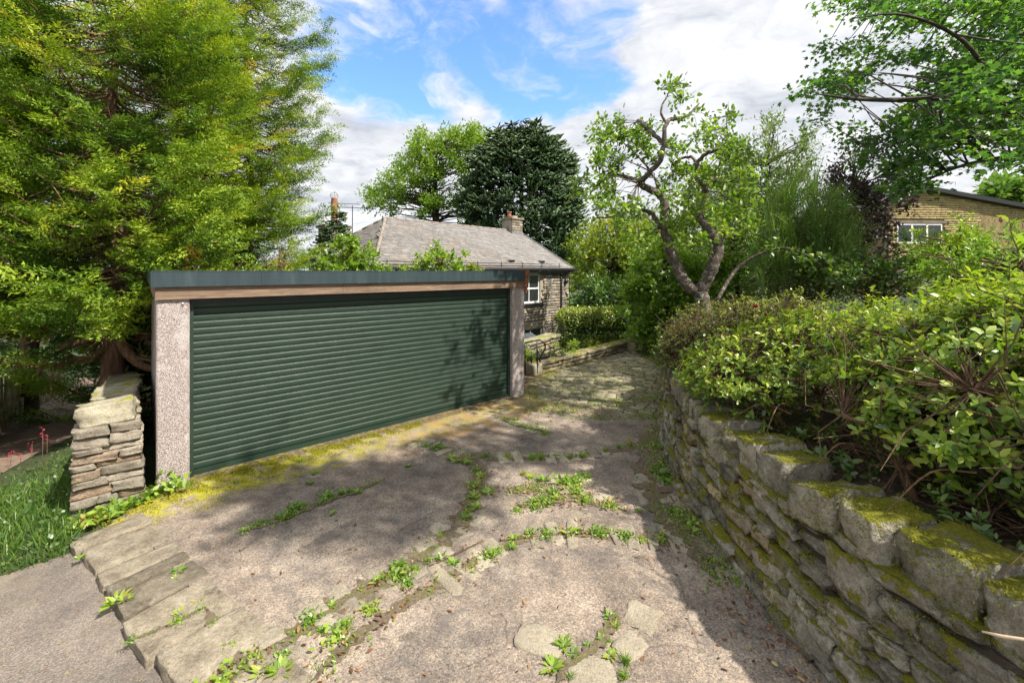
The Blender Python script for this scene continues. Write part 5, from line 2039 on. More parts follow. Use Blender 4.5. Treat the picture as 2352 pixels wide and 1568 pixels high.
# hedge
def hedge():
    rg = np.random.default_rng(170)
    a, b = Vector((1.75, 13.9, 0)), Vector((5.0, 15.0, 0))
    d = (b - a)
    L = d.length
    z0 = -.25
    t = thing('clipped_hedge', 'clipped yellow-green hedge with rounded end beyond the edging wall', 'hedge', (a.x, a.y, z0), math.atan2(d.y, d.x))
    n = 15000
    s = rg.uniform(0, 1, n)
    x = s * (L + .2) - .1
    ang = rg.uniform(0, 2 * math.pi, n)
    # superellipse cross-section
    ca, sa = np.cos(ang), np.sin(ang)
    r = rg.uniform(.88, 1.06, n) + .035 * np.sin(x * 7) * np.cos(ang * 3)
    endf = np.clip(np.minimum(x + .1, L + .1 - x) / .45, 0.02, 1) ** .5
    y = np.sign(ca) * np.abs(ca) ** .55 * .5 * r * endf + .5
    z = .72 + np.sign(sa) * np.abs(sa) ** .55 * (.70) * r * (.6 + .4 * endf)
    pos = np.stack([x, y, z], 1)
    nn = np.stack([rg.normal(0, .4, n) - (x < .3) * .8, ca * 1.0, sa * 1.0 + .4], 1) + rg.normal(0, .4, (n, 3))
    dd = rg.normal(0, 1, (n, 3))
    dd[:, 2] += .4
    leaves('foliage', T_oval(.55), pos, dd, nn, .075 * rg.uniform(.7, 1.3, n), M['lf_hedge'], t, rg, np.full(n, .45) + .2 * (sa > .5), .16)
    # stems inside
    m = MB()
    for i in range(16):
        xx = (i + .5) / 16 * L
        m.tube([(xx, .5, 0), (xx + .05, .45, .5), (xx - .05, .55, 1.0)], [.02, .014, .006], 5)
    m.build('stems', M['bark_twig'], t)
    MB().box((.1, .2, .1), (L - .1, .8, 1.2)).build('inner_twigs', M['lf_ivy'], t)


hedge()

# plants in the bed behind the low wall
for i, (lab, px, py, Y, rx, rz, n, mt, sz) in enumerate((
        ('pale silvery-green shrub at the near end of the edging wall', 1262, 822, 10.9, .38, .22, 16, 'lf_grey', .06),
        ('yellow-green perennial clump behind the edging wall below the hedge', 1305, 805, 11.6, .35, .22, 14, 'lf_bright', .07),
        ('bronze-tinted low plant behind the edging wall in front of the hedge', 1360, 797, 12.4, .4, .18, 14, 'lf_mixed', .06),
        ('fresh green plant behind the far end of the edging wall', 1415, 792, 13.2, .35, .2, 12, 'lf_weed', .06),
        ('bright leafy plant beside the handrail by the garage corner', 1212, 838, 10.3, .22, .35, 14, 'lf_bright', .07))):
    small_shrub('border_plant', lab, px, py, Y, rx, rz, n, M[mt], T_oval(.4), sz, 180 + 3 * i, zb=0.0, nt=7, tl=.16, k=6, vmean=.55, cat='plant', hollow=.2)


# broom: upright tufts of thin green whips
def broom():
    rg = np.random.default_rng(200)
    Y0 = 9.6
    c = at(1830, 700, Y0)
    zb = .95
    t = thing('broom_shrub', 'large dark feathery broom shrub with brush-like green tips behind the rhododendrons', 'shrub', (c.x, c.y, zb))
    base = np.array([c.x, c.y, zb])
    tips = []
    for (px, py, rx, ry, n) in ((1850, 480, 90, 70, 130), (1780, 520, 50, 90, 80), (1920, 520, 60, 70, 80), (1800, 620, 110, 70, 150), (1950, 610, 90, 60, 120), (1880, 560, 90, 80, 120), (1870, 650, 150, 40, 120)):
        for _ in range(n):
            q = rg.uniform(0, 2 * math.pi)
            r = math.sqrt(rg.uniform(0, 1))
            tips.append(list(at(px + rx * r * math.cos(q), py + ry * r * math.sin(q), Y0 + rg.uniform(-1.2, 1.2))))
    T = np.array(tips) - base
    st = MB()
    for i in range(26):
        e = T[rg.integers(len(T))] * .8
        st.tube(catmull([(0, 0, 0), Vector(e) * .4 + Vector((rg.normal(0, .1), rg.normal(0, .1), .1)), Vector(e)], 4), lerp_list([.05, .03, .012], 9), 5, cap=False)
    st.build('stems', M['bark_grey'], t, True)
    # brush-like tufts of whips
    hi = T[T[:, 2] > np.percentile(T[:, 2], 35)]
    tf = hi[rg.permutation(len(hi))[:150]]
    n = 70
    M_ = len(tf)
    ax = tf / np.linalg.norm(tf, axis=1, keepdims=True) * .55 + rg.normal(0, .28, (M_, 3)) + np.array([.15, 0, .75])
    ax /= np.linalg.norm(ax, axis=1, keepdims=True)
    ln = rg.uniform(.45, .95, M_)
    d = ax[:, None, :] + rg.normal(0, .20, (M_, n, 3))
    st0 = rg.uniform(-.5, .45, (M_, n, 1))
    pos = tf[:, None, :] + ax[:, None, :] * (st0 - .5) * ln[:, None, None] + rg.normal(0, .05, (M_, n, 3))
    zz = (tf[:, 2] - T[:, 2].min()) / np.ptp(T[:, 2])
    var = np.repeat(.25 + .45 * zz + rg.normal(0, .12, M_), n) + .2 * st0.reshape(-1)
    nn = rg.normal(0, 1, (M_ * n, 3))
    leaves('crown', T_blade(.035), pos.reshape(-1, 3), d.reshape(-1, 3), nn, np.repeat(ln, n) * rg.uniform(.35, .7, M_ * n), M['lf_broom'], t, rg, var, .1)
    # fine dark leaves low down
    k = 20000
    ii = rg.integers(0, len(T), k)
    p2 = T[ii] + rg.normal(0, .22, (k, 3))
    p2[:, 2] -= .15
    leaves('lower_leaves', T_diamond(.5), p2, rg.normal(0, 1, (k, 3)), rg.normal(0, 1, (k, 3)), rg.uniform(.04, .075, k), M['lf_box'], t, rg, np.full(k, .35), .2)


broom()


# apple tree
def apple_tree():
    rg = np.random.default_rng(210)
    Y0 = 7.2

    def A(zx, zy, dY=0.0):
        return at((1300 + zx / 2.24) * .98, (150 + zy / 2.24) * .98, Y0 + dY)
    base = A(795, 1400)
    base.z = .9
    t = thing('apple_tree', 'old gnarled apple tree with forked lichen-grey trunk behind the shrubs', 'tree', base)
    limbs = [
        ([(795, 1430, 0), (790, 1340, 0), (775, 1250, 0), (765, 1190, 0)], [.165, .15, .14, .14]),
        ([(765, 1200, 0), (690, 1150, .05), (640, 1060, .1), (600, 950, .1), (575, 850, .15), (580, 760, .15), (555, 690, .2), (480, 650, .1), (440, 620, .0)], [.12, .115, .105, .10, .09, .085, .075, .07, .06]),
        ([(440, 620, 0), (480, 590, -.1), (540, 520, -.2), (575, 430, -.3), (580, 320, -.3), (640, 285, -.2), (700, 270, -.1), (760, 200, 0)], [.055, .055, .05, .047, .042, .036, .028, .012]),
        ([(440, 620, 0), (370, 590, .2), (290, 590, .35), (220, 640, .5), (180, 690, .6)], [.055, .045, .035, .025, .012]),
        ([(555, 860, .15), (500, 780, .3), (420, 765, .6), (330, 800, .8), (210, 810, 1.0)], [.05, .045, .036, .026, .012]),
        ([(765, 1200, 0), (800, 1130, -.05), (840, 1040, -.1), (860, 950, -.1), (820, 880, -.15), (770, 820, -.1), (760, 760, -.1), (790, 640, -.2), (745, 600, -.2), (755, 510, -.2)], [.12, .115, .11, .105, .09, .08, .07, .06, .05, .046]),
        ([(755, 510, -.2), (800, 470, -.3), (880, 450, -.5), (980, 455, -.6)], [.042, .035, .026, .012]),
        ([(755, 510, -.2), (690, 490, 0), (620, 520, .2)], [.036, .028, .012]),
        ([(590, 320, -.3), (560, 250, -.2), (590, 170, -.1), (620, 110, 0)], [.03, .022, .015, .006]),
        ([(575, 420, -.3), (500, 350, -.1), (440, 300, .1)], [.04, .045, .05]),
        ([(790, 640, -.2), (850, 560, 0), (900, 400, .2), (905, 280, .3)], [.03, .022, .015, .006]),
        ([(560, 690, .2), (500, 560, .4), (400, 450, .6), (280, 340, .7)], [.03, .024, .016, .008]),
        ([(840, 1040, -.1), (900, 900, .2), (1000, 800, .5), (1080, 700, .6)], [.03, .022, .015, .008]),
    ]
    lines = []
    tr = MB()
    for i, (pp, rr) in enumerate(limbs):
        pts = catmull([A(*q) - base for q in pp], 5)
        pts = [p + Vector(rg.normal(0, .008, 3)) for p in pts]
        (tr if i in (0, 1, 5) else None)
        m = MB()
        m.tube(pts, [q * .84 for q in lerp_list(rr, len(pts))], 10 if i in (0, 1, 5) else 7, jit=.07, rng=rg)
        tr.add(m.v, m.f)
        lines += [np.array(list(p)) for p in pts] if i > 1 and i != 5 else [np.array(list(p)) for p in pts[-12:]]
    tr.build('trunk', M['bark_apple'], t, True)
    # foliage clumps in the places the photo shows them
    C = []
    for (zx, zy, rx, ry, n) in ((330, 430, 150, 120, 34), (250, 560, 110, 90, 22), (300, 340, 110, 60, 14), (450, 400, 90, 110, 22), (230, 680, 90, 60, 14), (330, 740, 120, 60, 20), (430, 850, 110, 70, 22), (560, 560, 110, 90, 20),
                                (650, 420, 60, 60, 8), (700, 240, 80, 70, 9), (610, 150, 50, 60, 8), (780, 350, 60, 50, 7), (860, 400, 90, 90, 16), (900, 560, 120, 80, 22), (700, 600, 110, 90, 20), (660, 740, 120, 90, 22),
                                (900, 720, 130, 90, 24), (960, 480, 80, 50, 9), (1000, 640, 80, 70, 12), (640, 880, 90, 60, 10), (930, 860, 90, 60, 12), (400, 950, 70, 50, 8), (130, 640, 50, 60, 6), (720, 900, 80, 60, 8), (905, 290, 25, 40, 4)):
        for _ in range(int(n * .60)):
            q = rg.uniform(0, 2 * math.pi)
            r = math.sqrt(rg.uniform(0, 1))
            w_ = A(zx + rx * r * math.cos(q), zy + ry * r * math.sin(q), rg.uniform(-1.0, 1.0))
            tt = (6.28 - (-UY * w_.x + UX * w_.y)) / (UY * sdir.x - UX * sdir.y)
            hit = w_ - sdir * tt
            if tt > 0 and -.1 < hit.z < 2.2 and .3 < UX * hit.x + UY * hit.y < 5.5 and rg.random() < .6:
                continue
            C.append(list(w_ - base))
    C = np.array(C)
    LN = np.array(lines)
    bb = MB()
    for c in C:
        dd = np.linalg.norm(LN - c, axis=1)
        a = LN[int(np.argmin(dd))]
        L = np.linalg.norm(c - a)
        # crooked twig
        mid = (a + c) / 2 + rg.normal(0, .1 * L + .02, 3)
        bb.tube([a, a * .6 + mid * .4 + rg.normal(0, .03, 3), mid, mid * .4 + c * .6 + rg.normal(0, .03, 3), c], [.007 + .006 * L, .006 + .004 * L, .006, .005, .003], 4, cap=False)
    pos, d, nn, cid = twigs(rg, C, 7, .26, 6, up=.5, jitter=.3)
    # spur twigs
    for c in C[::2]:
        for _ in range(2):
            e = c + rg.normal(0, .13, 3) + np.array([0, 0, .05])
            bb.tube([c, (c + e) / 2 + rg.normal(0, .025, 3), e], [.005, .004, .002], 3, cap=False)
    bb.build('branches', M['bark_apple'], t, True)
    cv = rg.normal(0, .1, len(C))
    leaves('crown', T_oval(.55), pos, d, nn, .082 * rg.uniform(.7, 1.25, len(pos)), M['lf_apple'], t, rg, .48 + cv[cid], .16)
    # apples
    am = MB().lathe([(.004, .002), (.022, .0), (.035, .014), (.040, .034), (.036, .056), (.022, .068), (.010, .066), (.003, .058)], 12).mesh('apple', M['apple'], True)
    for (zx, zy) in ((190, 520), (480, 985), (765, 915), (760, 900), (320, 385), (700, 820), (850, 930), (560, 480), (640, 700), (240, 760)):
        p = A(zx, zy, -.5) - base
        put('apple', am, t, p)


apple_tree()
low_ap = MB()


def apple_bough():
    """loaded low bough hanging in front of the broom"""
    rg = np.random.default_rng(215)
    b = at(1760, 650, 7.4)
    t = thing('fruiting_bough', 'low drooping apple bough with green apples in front of the broom shrub', 'branch', b)
    e = at(1880, 630, 6.9) - b
    m = MB()
    m.tube(catmull([at(1640, 700, 7.3) - b, at(1700, 610, 7.5) - b, at(1790, 570, 7.3) - b, at(1860, 590, 7.0) - b, at(1900, 625, 6.9) - b], 5), lerp_list([.035, .028, .02, .012, .005], 21), 6)
    m.build('stem', M['bark_apple'], t, True)
    C = np.array([list(at(x, y, 7.1 + rg.uniform(-.2, .2)) - b) for x, y in ((1860, 585), (1900, 600), (1880, 620), (1920, 625), (1820, 575), (1840, 600), (1780, 570))])
    pos, d, nn, cid = twigs(rg, C, 6, .22, 6)
    leaves('leaves', T_oval(.55), pos, d, nn, .075 * rg.uniform(.7, 1.2, len(pos)), M['lf_apple'], t, rg, np.full(len(pos), .35), .15)
    am = bpy.data.meshes['apple']
    for (x, y) in ((1863, 592), (1882, 588), (1905, 606), (1921, 633)):
        put('apple', am, t, at(x, y, 6.85) - b)


apple_bough()


# sycamore overhanging from the right, with unseen boughs added to shade the drive
def sycamore():
    rg = np.random.default_rng(220)
    base = Vector((11.5, 8.0, 1.0))
    t = thing('sycamore_tree', 'large sycamore spreading lobed-leaf branches in from the upper right', 'tree', base)
    limbs = [
        ([(11.5, 8, 1), (11.4, 8, 3), (11.2, 7.9, 5.2)], [.4, .34, .3]),
        ([(11.2, 7.9, 5.0), (9.8, 7.6, 5.6), (8.3, 7.3, 5.55), (7.0, 7.2, 5.35), (5.8, 7.1, 5.3), (5.0, 7.0, 5.35)], [.2, .16, .12, .08, .05, .015]),
        ([(9.8, 7.6, 5.6), (8.6, 7.8, 5.0), (7.4, 8.0, 4.5), (6.8, 8.1, 4.15)], [.1, .07, .045, .012]),
        ([(11.3, 8, 4.2), (10.4, 8.4, 4.7), (9.2, 8.6, 4.6), (8.2, 8.6, 4.2)], [.14, .1, .06, .012]),
        ([(11.2, 7.9, 5.2), (10.8, 7.6, 7.2), (10.0, 7.3, 9.0), (9.0, 7.2, 10.5)], [.28, .22, .15, .05]),
        ([(10.8, 7.6, 7.0), (9.2, 7.2, 7.6), (7.6, 6.9, 7.8), (6.2, 6.8, 7.7)], [.15, .11, .07, .015]),
        ([(9.2, 7.2, 7.6), (7.8, 6.6, 8.6), (6.6, 6.4, 9.2)], [.08, .05, .015]),
        ([(8.3, 7.3, 5.55), (7.2, 6.8, 6.1), (6.1, 6.6, 6.4), (5.2, 6.5, 6.3)], [.07, .05, .03, .012]),
        ([(11.2, 7.9, 5.2), (12.2, 9.2, 7.5), (13, 10, 9.5)], [.2, .14, .05]),
        ([(10.8, 7.6, 7.0), (10.2, 9.0, 8.5), (9.2, 10, 9.5)], [.12, .08, .03]),
        ([(10.4, 7.45, 8.2), (9.0, 5.6, 9.3), (6.8, 4.7, 8.6), (5.0, 4.1, 7.6), (3.6, 3.9, 6.6)], [.16, .12, .09, .05, .015]),  # from here on, unseen overhead boughs added to carry the shading clumps
        ([(6.8, 4.7, 8.6), (5.4, 4.9, 8.0), (4.2, 5.0, 7.0)], [.07, .045, .012]),
        ([(6.8, 4.7, 8.6), (5.2, 3.2, 8.2), (3.8, 2.2, 7.6), (2.8, 1.5, 7.0)], [.09, .07, .045, .012]),
    ]
    tr = MB()
    LN = []
    for pp, rr in limbs:
        pts = catmull([Vector(q) - base for q in pp], 5)
        tr.tube(pts, [q * (.62 if pp[0][2] > 3.9 else 1) for q in lerp_list(rr, len(pts))], 8, jit=.05, rng=rg)
        LN += [np.array(list(p)) for p in pts]
    tr.build('trunk', M['bark_grey'], t, True)
    LN = np.array(LN)
    C = []
    tries = 0
    left = np.array([[-400, 1905], [0, 1895], [60, 1885], [130, 1855], [230, 1812], [270, 1850], [310, 1920], [380, 1965], [430, 2070], [470, 2200]])
    base_n = np.array(list(base))
    sun_h = np.array([sdir.x, sdir.y]) / sdir.z
    n_seen = n_over = n_band = 0
    while tries < 200000 and not (n_seen > 400 and n_over > 62 and n_band > 38):
        tries += 1
        p = np.array([rg.uniform(1.2, 12.5), rg.uniform(.6, 10.5), rg.uniform(3.8, 12)])
        px, py = proj(p)
        seen = px < 2450 and py > -80
        g = p[:2] - sun_h * p[2]
        gy = 622 + 980 * EYE / max(.5, g[1])
        gx = 1176 + 980 * g[0] / max(.5, g[1])
        land_l = 560 < gx < 1080 and 1070 < gy < 1250 and gy < 1330 - .09 * gx
        land_b = 930 < gx < 1490 and 985 < gy < 1070
        bright = (gy > 1220 and gx > 620 and gx < 1600) or (gx < 540 and gy > 1100)
        if seen:
            if ((p[0] - 9.5) / 5.4) ** 2 + ((p[1] - 7.6) / 3.2) ** 2 + ((p[2] - 7.4) / 4.4) ** 2 > 1:
                continue
            if px < np.interp(py, left[:, 0], left[:, 1]) + 22:
                continue
            if py > 395 and px < 2400:
                if not (px < 2230 and py < 430 + (2230 - px) * .1 and rg.random() < .5):
                    continue
            if px > 2120 and px < 2360 and py > 330 and rg.random() < .6:
                continue
            # let light through to the apple tree
            ta = (p[0] - 3.2) / sdir.x
            ha = p - np.array(list(sdir)) * ta
            if 5.8 < ha[1] < 8.4 and 2.4 < ha[2] < 5.8 and rg.random() < .6:
                continue
            if 1200 < gx < 1540 and 855 < gy < 975 and rg.random() < .95:
                continue
            if bright and rg.random() < .8:
                continue
            n_seen += 1
            if n_seen > 400:
                continue
        else:  # out-of-view clumps, placed only where their shadow lands on chosen drive areas
            if not (land_l or land_b) or bright or p[2] < 5.6 or p[2] > 8.6 or p[0] < 1.6 or p[0] > 7.5 or py > -120:
                continue
            if (land_l and n_over > 62) or (land_b and not land_l and n_band > 38):
                continue
            n_over += land_l
            n_band += not land_l
            C.append(p - base_n)
            continue
        # layered sprays: keep clumps near branch levels
        if rg.random() < .5 and np.linalg.norm(LN + base_n - p, axis=1).min() > .9:
            continue
        C.append(p - base_n)
    C = np.array(C)
    print('sycamore clumps', len(C))
    bb = MB()
    for c in C:
        dd = np.linalg.norm(LN - c, axis=1)
        branch(bb, LN[int(np.argmin(dd))], c, .02, .006, rg, .03, 4, 4)
    bb.build('branches', M['bark_grey'], t, True)
    NT = 15
    d0 = rg.normal(0, 1, (len(C), NT, 3)) * np.array([1, 1, .35]) + np.array([-.35, 0, -.05])
    d0 /= np.linalg.norm(d0, axis=2, keepdims=True)
    k = 5
    ts = (np.arange(k) + .7) / k
    ln = rg.uniform(.28, .6, (len(C), NT, 1, 1))
    pos = (C[:, None, None, :] + d0[:, :, None, :] * ln * ts[None, None, :, None]) + rg.normal(0, .05, (len(C), NT, k, 3))
    dd = d0[:, :, None, :] + rg.normal(0, .7, (len(C), NT, k, 3))
    dd[..., 2] -= .35
    nn = rg.normal(0, .4, (len(C), NT, k, 3))
    nn[..., 2] += 1
    N = len(C) * NT * k
    cv = np.repeat(rg.normal(0, .12, len(C)), NT * k)
    leaves('crown', T_maple(), pos.reshape(-1, 3), dd.reshape(-1, 3), nn.reshape(-1, 3), rg.uniform(.065, .125, N), M['lf_syc'], t, rg, .48 + cv, .16)


sycamore()


# rosette shrubs on the right bank
def rosette_bush(name, label, ells, n, stems, mat, size, seed, per=7, tmpl=None, zcut=None, vmean=.5, density_top=.65, flower=(), twig_mat=None, base=None, bare=40, inner=0):
    rg = np.random.default_rng(seed)
    b = Vector(base if base is not None else (ells[0][0][0], ells[0][0][1], .9))
    t = thing(name, label, 'shrub', b)
    bn = np.array(list(b))
    tips, outs = [], []
    while len(tips) < n:
        c, r = ells[rg.integers(len(ells))]
        v = rg.normal(0, 1, 3)
        v /= np.linalg.norm(v)
        if v[2] < -.25 and rg.random() < .8:
            continue
        lob = 1 + .15 * math.sin(v[0] * 6 + seed) * math.cos(v[1] * 5 + c[0]) + .06 * math.sin(v[2] * 11 + v[1] * 7)
        rr = (rg.uniform(.80, 1.03) if rg.random() < .93 else rg.uniform(1.03, 1.2)) * lob if rg.random() < .84 else rg.uniform(.5, .85)
        p = np.array(c) + v * np.array(r) * rr
        inside = False
        for c2, r2 in ells:
            q = (p - np.array(c2)) / np.array(r2)
            if np.dot(q, q) < .45:
                inside = True
        if inside or (zcut and p[2] < zcut(p)):
            continue
        tips.append(p - bn)
        outs.append(v)
    T, O = np.array(tips), np.array(outs)
    # stems and twigs
    st = MB()
    for pp, rr in stems:
        pts = catmull([Vector(q) - b for q in pp], 5)
        st.tube(pts, lerp_list(rr, len(pts)), 8, jit=.08, rng=rg)
    st.build('stems', M['bark_bush'], t, True)
    SP = np.array([list(Vector(q) - b) for pp, rr in stems for q in pp[1:]])
    tw = MB()
    for i in range(n):
        if rg.random() < .75:
            c = T[i]
            a = SP[int(np.argmin(np.linalg.norm(SP - c, axis=1) * rg.uniform(.7, 1.3, len(SP))))] if rg.random() < .35 else c - O[i] * rg.uniform(.15, .45) + rg.normal(0, .08, 3)
            mid = (a + c) / 2 + rg.normal(0, .05, 3)
            tw.tube([a, mid, c], [.0065, .0045, .0025], 4, cap=False)
    for i in range(bare):
        a = SP[rg.integers(len(SP))]
        e = a + rg.normal(0, .3, 3) + np.array([0, 0, .1])
        tw.tube([a, (a + e) / 2 + rg.normal(0, .06, 3), e], [.007, .005, .002], 4, cap=False)
    tw.build('twigs', twig_mat or M['bark_twig'], t, True)
    # rosettes
    ax = O * .8 + rg.normal(0, .3, (n, 3)) + np.array([0, 0, .55])
    ax /= np.linalg.norm(ax, axis=1, keepdims=True)
    e1 = np.cross(ax, rg.normal(0, 1, (n, 3)))
    e1 /= np.linalg.norm(e1, axis=1, keepdims=True)
    e2 = np.cross(ax, e1)
    k = np.arange(per)
    ph = k * 2.4
    lift = np.linspace(.05, .75, per)
    dirs = (e1[:, None, :] * np.cos(ph)[None, :, None] + e2[:, None, :] * np.sin(ph)[None, :, None]) + ax[:, None, :] * lift[None, :, None]
    dirs = dirs + rg.normal(0, .18, dirs.shape)
    pos = T[:, None, :] - ax[:, None, :] * (np.linspace(.035, 0, per))[None, :, None] * size / .045 + rg.normal(0, .004, dirs.shape)
    nn = ax[:, None, :] - dirs * .3 + rg.normal(0, .12, dirs.shape)
    N = n * per
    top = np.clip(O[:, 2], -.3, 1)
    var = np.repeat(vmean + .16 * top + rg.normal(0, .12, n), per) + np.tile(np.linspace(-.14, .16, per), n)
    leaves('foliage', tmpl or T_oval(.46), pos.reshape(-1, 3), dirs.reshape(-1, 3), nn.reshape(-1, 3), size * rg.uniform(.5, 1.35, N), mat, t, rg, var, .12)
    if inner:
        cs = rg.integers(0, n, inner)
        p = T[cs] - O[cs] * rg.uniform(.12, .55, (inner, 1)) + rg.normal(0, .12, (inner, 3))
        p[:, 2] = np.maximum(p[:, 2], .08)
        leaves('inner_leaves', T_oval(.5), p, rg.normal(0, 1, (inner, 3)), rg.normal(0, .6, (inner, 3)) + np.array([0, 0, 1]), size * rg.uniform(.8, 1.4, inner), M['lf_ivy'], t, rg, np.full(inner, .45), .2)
    return t, T + bn, O


# clipped small-leaf dome at the far end of the wall
rosette_bush('dome_shrub', 'dense dark small-leaved dome shrub at the far end of the mossy wall', [((3.25, 6.3, 1.35), (.95, 1.1, .68)), ((2.75, 6.3, 1.15), (.55, .8, .5)), ((3.9, 6.2, 1.5), (.9, 1.0, .62))], 2600,
             [([(3.2, 6.3, .9), (3.2, 6.3, 1.3), (3.3, 6.3, 1.7)], [.03, .025, .01]), ([(2.9, 6.1, .9), (2.8, 6.1, 1.2), (2.6, 6.2, 1.5)], [.03, .02, .01])], M['lf_box'], .042, 230, per=5, vmean=.55, inner=3500)
# bright azalea, middle
rosette_bush('azalea_shrub', 'bright yellow-green azalea with arching bare stems behind the middle of the mossy wall',
             [((3.05, 4.55, 1.45), (.95, .75, .56)), ((2.45, 4.55, 1.28), (.55, .6, .42)), ((3.5, 4.1, 1.62), (.9, .8, .55))], 1500,
             [([(2.75, 4.3, .85), (2.6, 4.2, 1.05), (2.5, 4.25, 1.3), (2.35, 4.35, 1.45)], [.03, .026, .022, .01]), ([(3.0, 4.2, .85), (3.1, 4.3, 1.2), (3.0, 4.5, 1.6)], [.03, .025, .012]),
              ([(2.9, 4.0, .85), (3.2, 3.9, 1.2), (3.5, 4.1, 1.6)], [.03, .025, .012])], M['lf_azalea'], .052, 231, vmean=.68, inner=2500)
# big near rhododendron
rosette_bush('rhododendron_shrub', 'big twiggy rhododendron with glossy leaves filling the right edge above the wall',
             [((3.55, 3.1, 1.72), (.95, .95, .58)), ((3.1, 2.95, 1.45), (.62, .7, .5)), ((4.1, 2.5, 1.86), (1.0, 1.0, .66)), ((3.75, 1.9, 1.80), (.9, .9, .66)), ((4.6, 3.4, 1.9), (1.0, 1.0, .6))], 3600,
             [([(2.75, 2.9, .85), (2.68, 2.95, 1.1), (2.58, 3.0, 1.32), (2.42, 3.12, 1.40)], [.032, .028, .024, .012]), ([(2.70, 2.93, 1.08), (2.85, 2.9, 1.25), (2.95, 2.95, 1.4)], [.022, .018, .008]),
              ([(2.95, 2.35, .85), (3.05, 2.4, 1.15), (3.2, 2.5, 1.5), (3.5, 2.7, 1.9)], [.032, .028, .022, .01]), ([(3.0, 2.0, .85), (2.98, 2.1, 1.2), (3.1, 2.2, 1.6), (3.3, 2.2, 2.0)], [.032, .028, .022, .01]),
              ([(3.3, 2.5, .85), (3.5, 2.6, 1.3), (3.9, 2.6, 1.8)], [.04, .03, .012]), ([(3.0, 2.1, 1.3), (2.85, 2.3, 1.55), (2.7, 2.5, 1.75)], [.02, .014, .006]),
              ([(3.2, 1.7, .85), (3.3, 1.7, 1.3), (3.5, 1.8, 1.8)], [.032, .026, .01])], M['lf_azalea'], .062, 232, vmean=.60, bare=240, inner=2800)
# under-storey seedlings on the bed
for i_, (lab_, e_) in enumerate((('low dark glossy seedling on the soil behind the middle coping stones', ((2.75, 3.6, .92), (.3, .5, .16))),
                               ('low dark glossy seedling on the soil under the rhododendron stems', ((2.9, 2.6, .92), (.35, .5, .2))),
                               ('low dark glossy seedling on the soil at the right edge behind the coping', ((3.0, 1.9, .95), (.4, .4, .25))))):
    x_, y_ = e_[0][0], e_[0][1]
    rosette_bush('seedling_plant', lab_, [e_], 85, [([(x_, y_, .85), (x_, y_, .95), (x_, y_, 1.0)], [.008, .006, .004])], M['lf_ivy'], .06, 233 + i_, vmean=.6, bare=4)
# pale bush behind, tall sprays at the right edge
small_shrub('spindle_shrub', 'pale bright-green shrub in front of the yellow gable window', 2200, 598, 6.6, .55, .60, 62, M['lf_bright'], T_oval(.5), .062, 240, zb=1.0, nt=9, tl=.26, k=7, vmean=.8)
small_shrub('laurel_shrub', 'mid-green shrub between the broom and the pale bright shrub', 2030, 625, 7.6, .9, .4, 60, M['lf_ivy'], T_oval(.5), .08, 243, zb=1.0, nt=8, tl=.3, k=7, vmean=.6)
small_shrub('fern_shrub', 'low green ferny shrub at the right edge under the yellow gable', 2330, 600, 5.2, .9, .28, 60, M['lf_weed'], T_oval(.35), .06, 246, zb=1.0, nt=8, tl=.26, k=8, vmean=.45)


def tip_spray():
    rg = np.random.default_rng(250)
    b = at(2352, 640, 2.9)
    t = thing('flowering_sprig', 'tall sprig with long pointed leaves and orange bud at the right edge', 'plant', (b.x, b.y, b.z))
    pts = [at(2372, 660, 2.9) - b, at(2345, 590, 2.9) - b, at(2325, 540, 2.9) - b, at(2318, 505, 2.88) - b]
    MB().tube(catmull(pts, 4), lerp_list([.007, .006, .004, .002], 13), 5).build('stem', M['bark_bush'], t)
    P_ = np.array([list(p) for p in catmull(pts, 4)])[4:]
    n = 26
    pos = P_[rg.integers(0, len(P_), n)]
    d = rg.normal(0, 1, (n, 3)) + np.array([-.2, 0, .5])
    leaves('leaf_whorl', T_oval(.28), pos, d, rg.normal(0, .5, (n, 3)) + np.array([0, 0, 1]), rg.uniform(.06, .12, n), M['lf_bright'], t, rg, np.full(n, .7), .15)
    MB().lathe([(.002, 0), (.012, .012), (.008, .03), (.002, .04)], 8, tuple(at(2299, 511, 2.88) - b)).build('bud', M['terracotta'], t, True)


tip_spray()

# single red rhododendron bloom
fl = at(1735, 704, 5.35)
f_o = thing('red_flower', 'single crimson bloom on top of the dark dome shrub', 'flower', fl)
rg_ = np.random.default_rng(260)
for i in range(7):
    q = i * .9
    dv = np.array([[math.cos(q) * .6, math.sin(q) * .6, .8]])
    V_, L_, fp = place(T_oval(.75), np.array([[0, 0, -.02]]), dv, np.array([[0, 0, 1.0]]), np.array([.06]))
    link('petal', np_mesh('petal', V_, L_, 4, M['red_flower']), f_o)
MB().tube([(0, 0, -.03), (.01, 0, -.15)], .004, 5).build('stalk', M['bark_twig'], f_o)


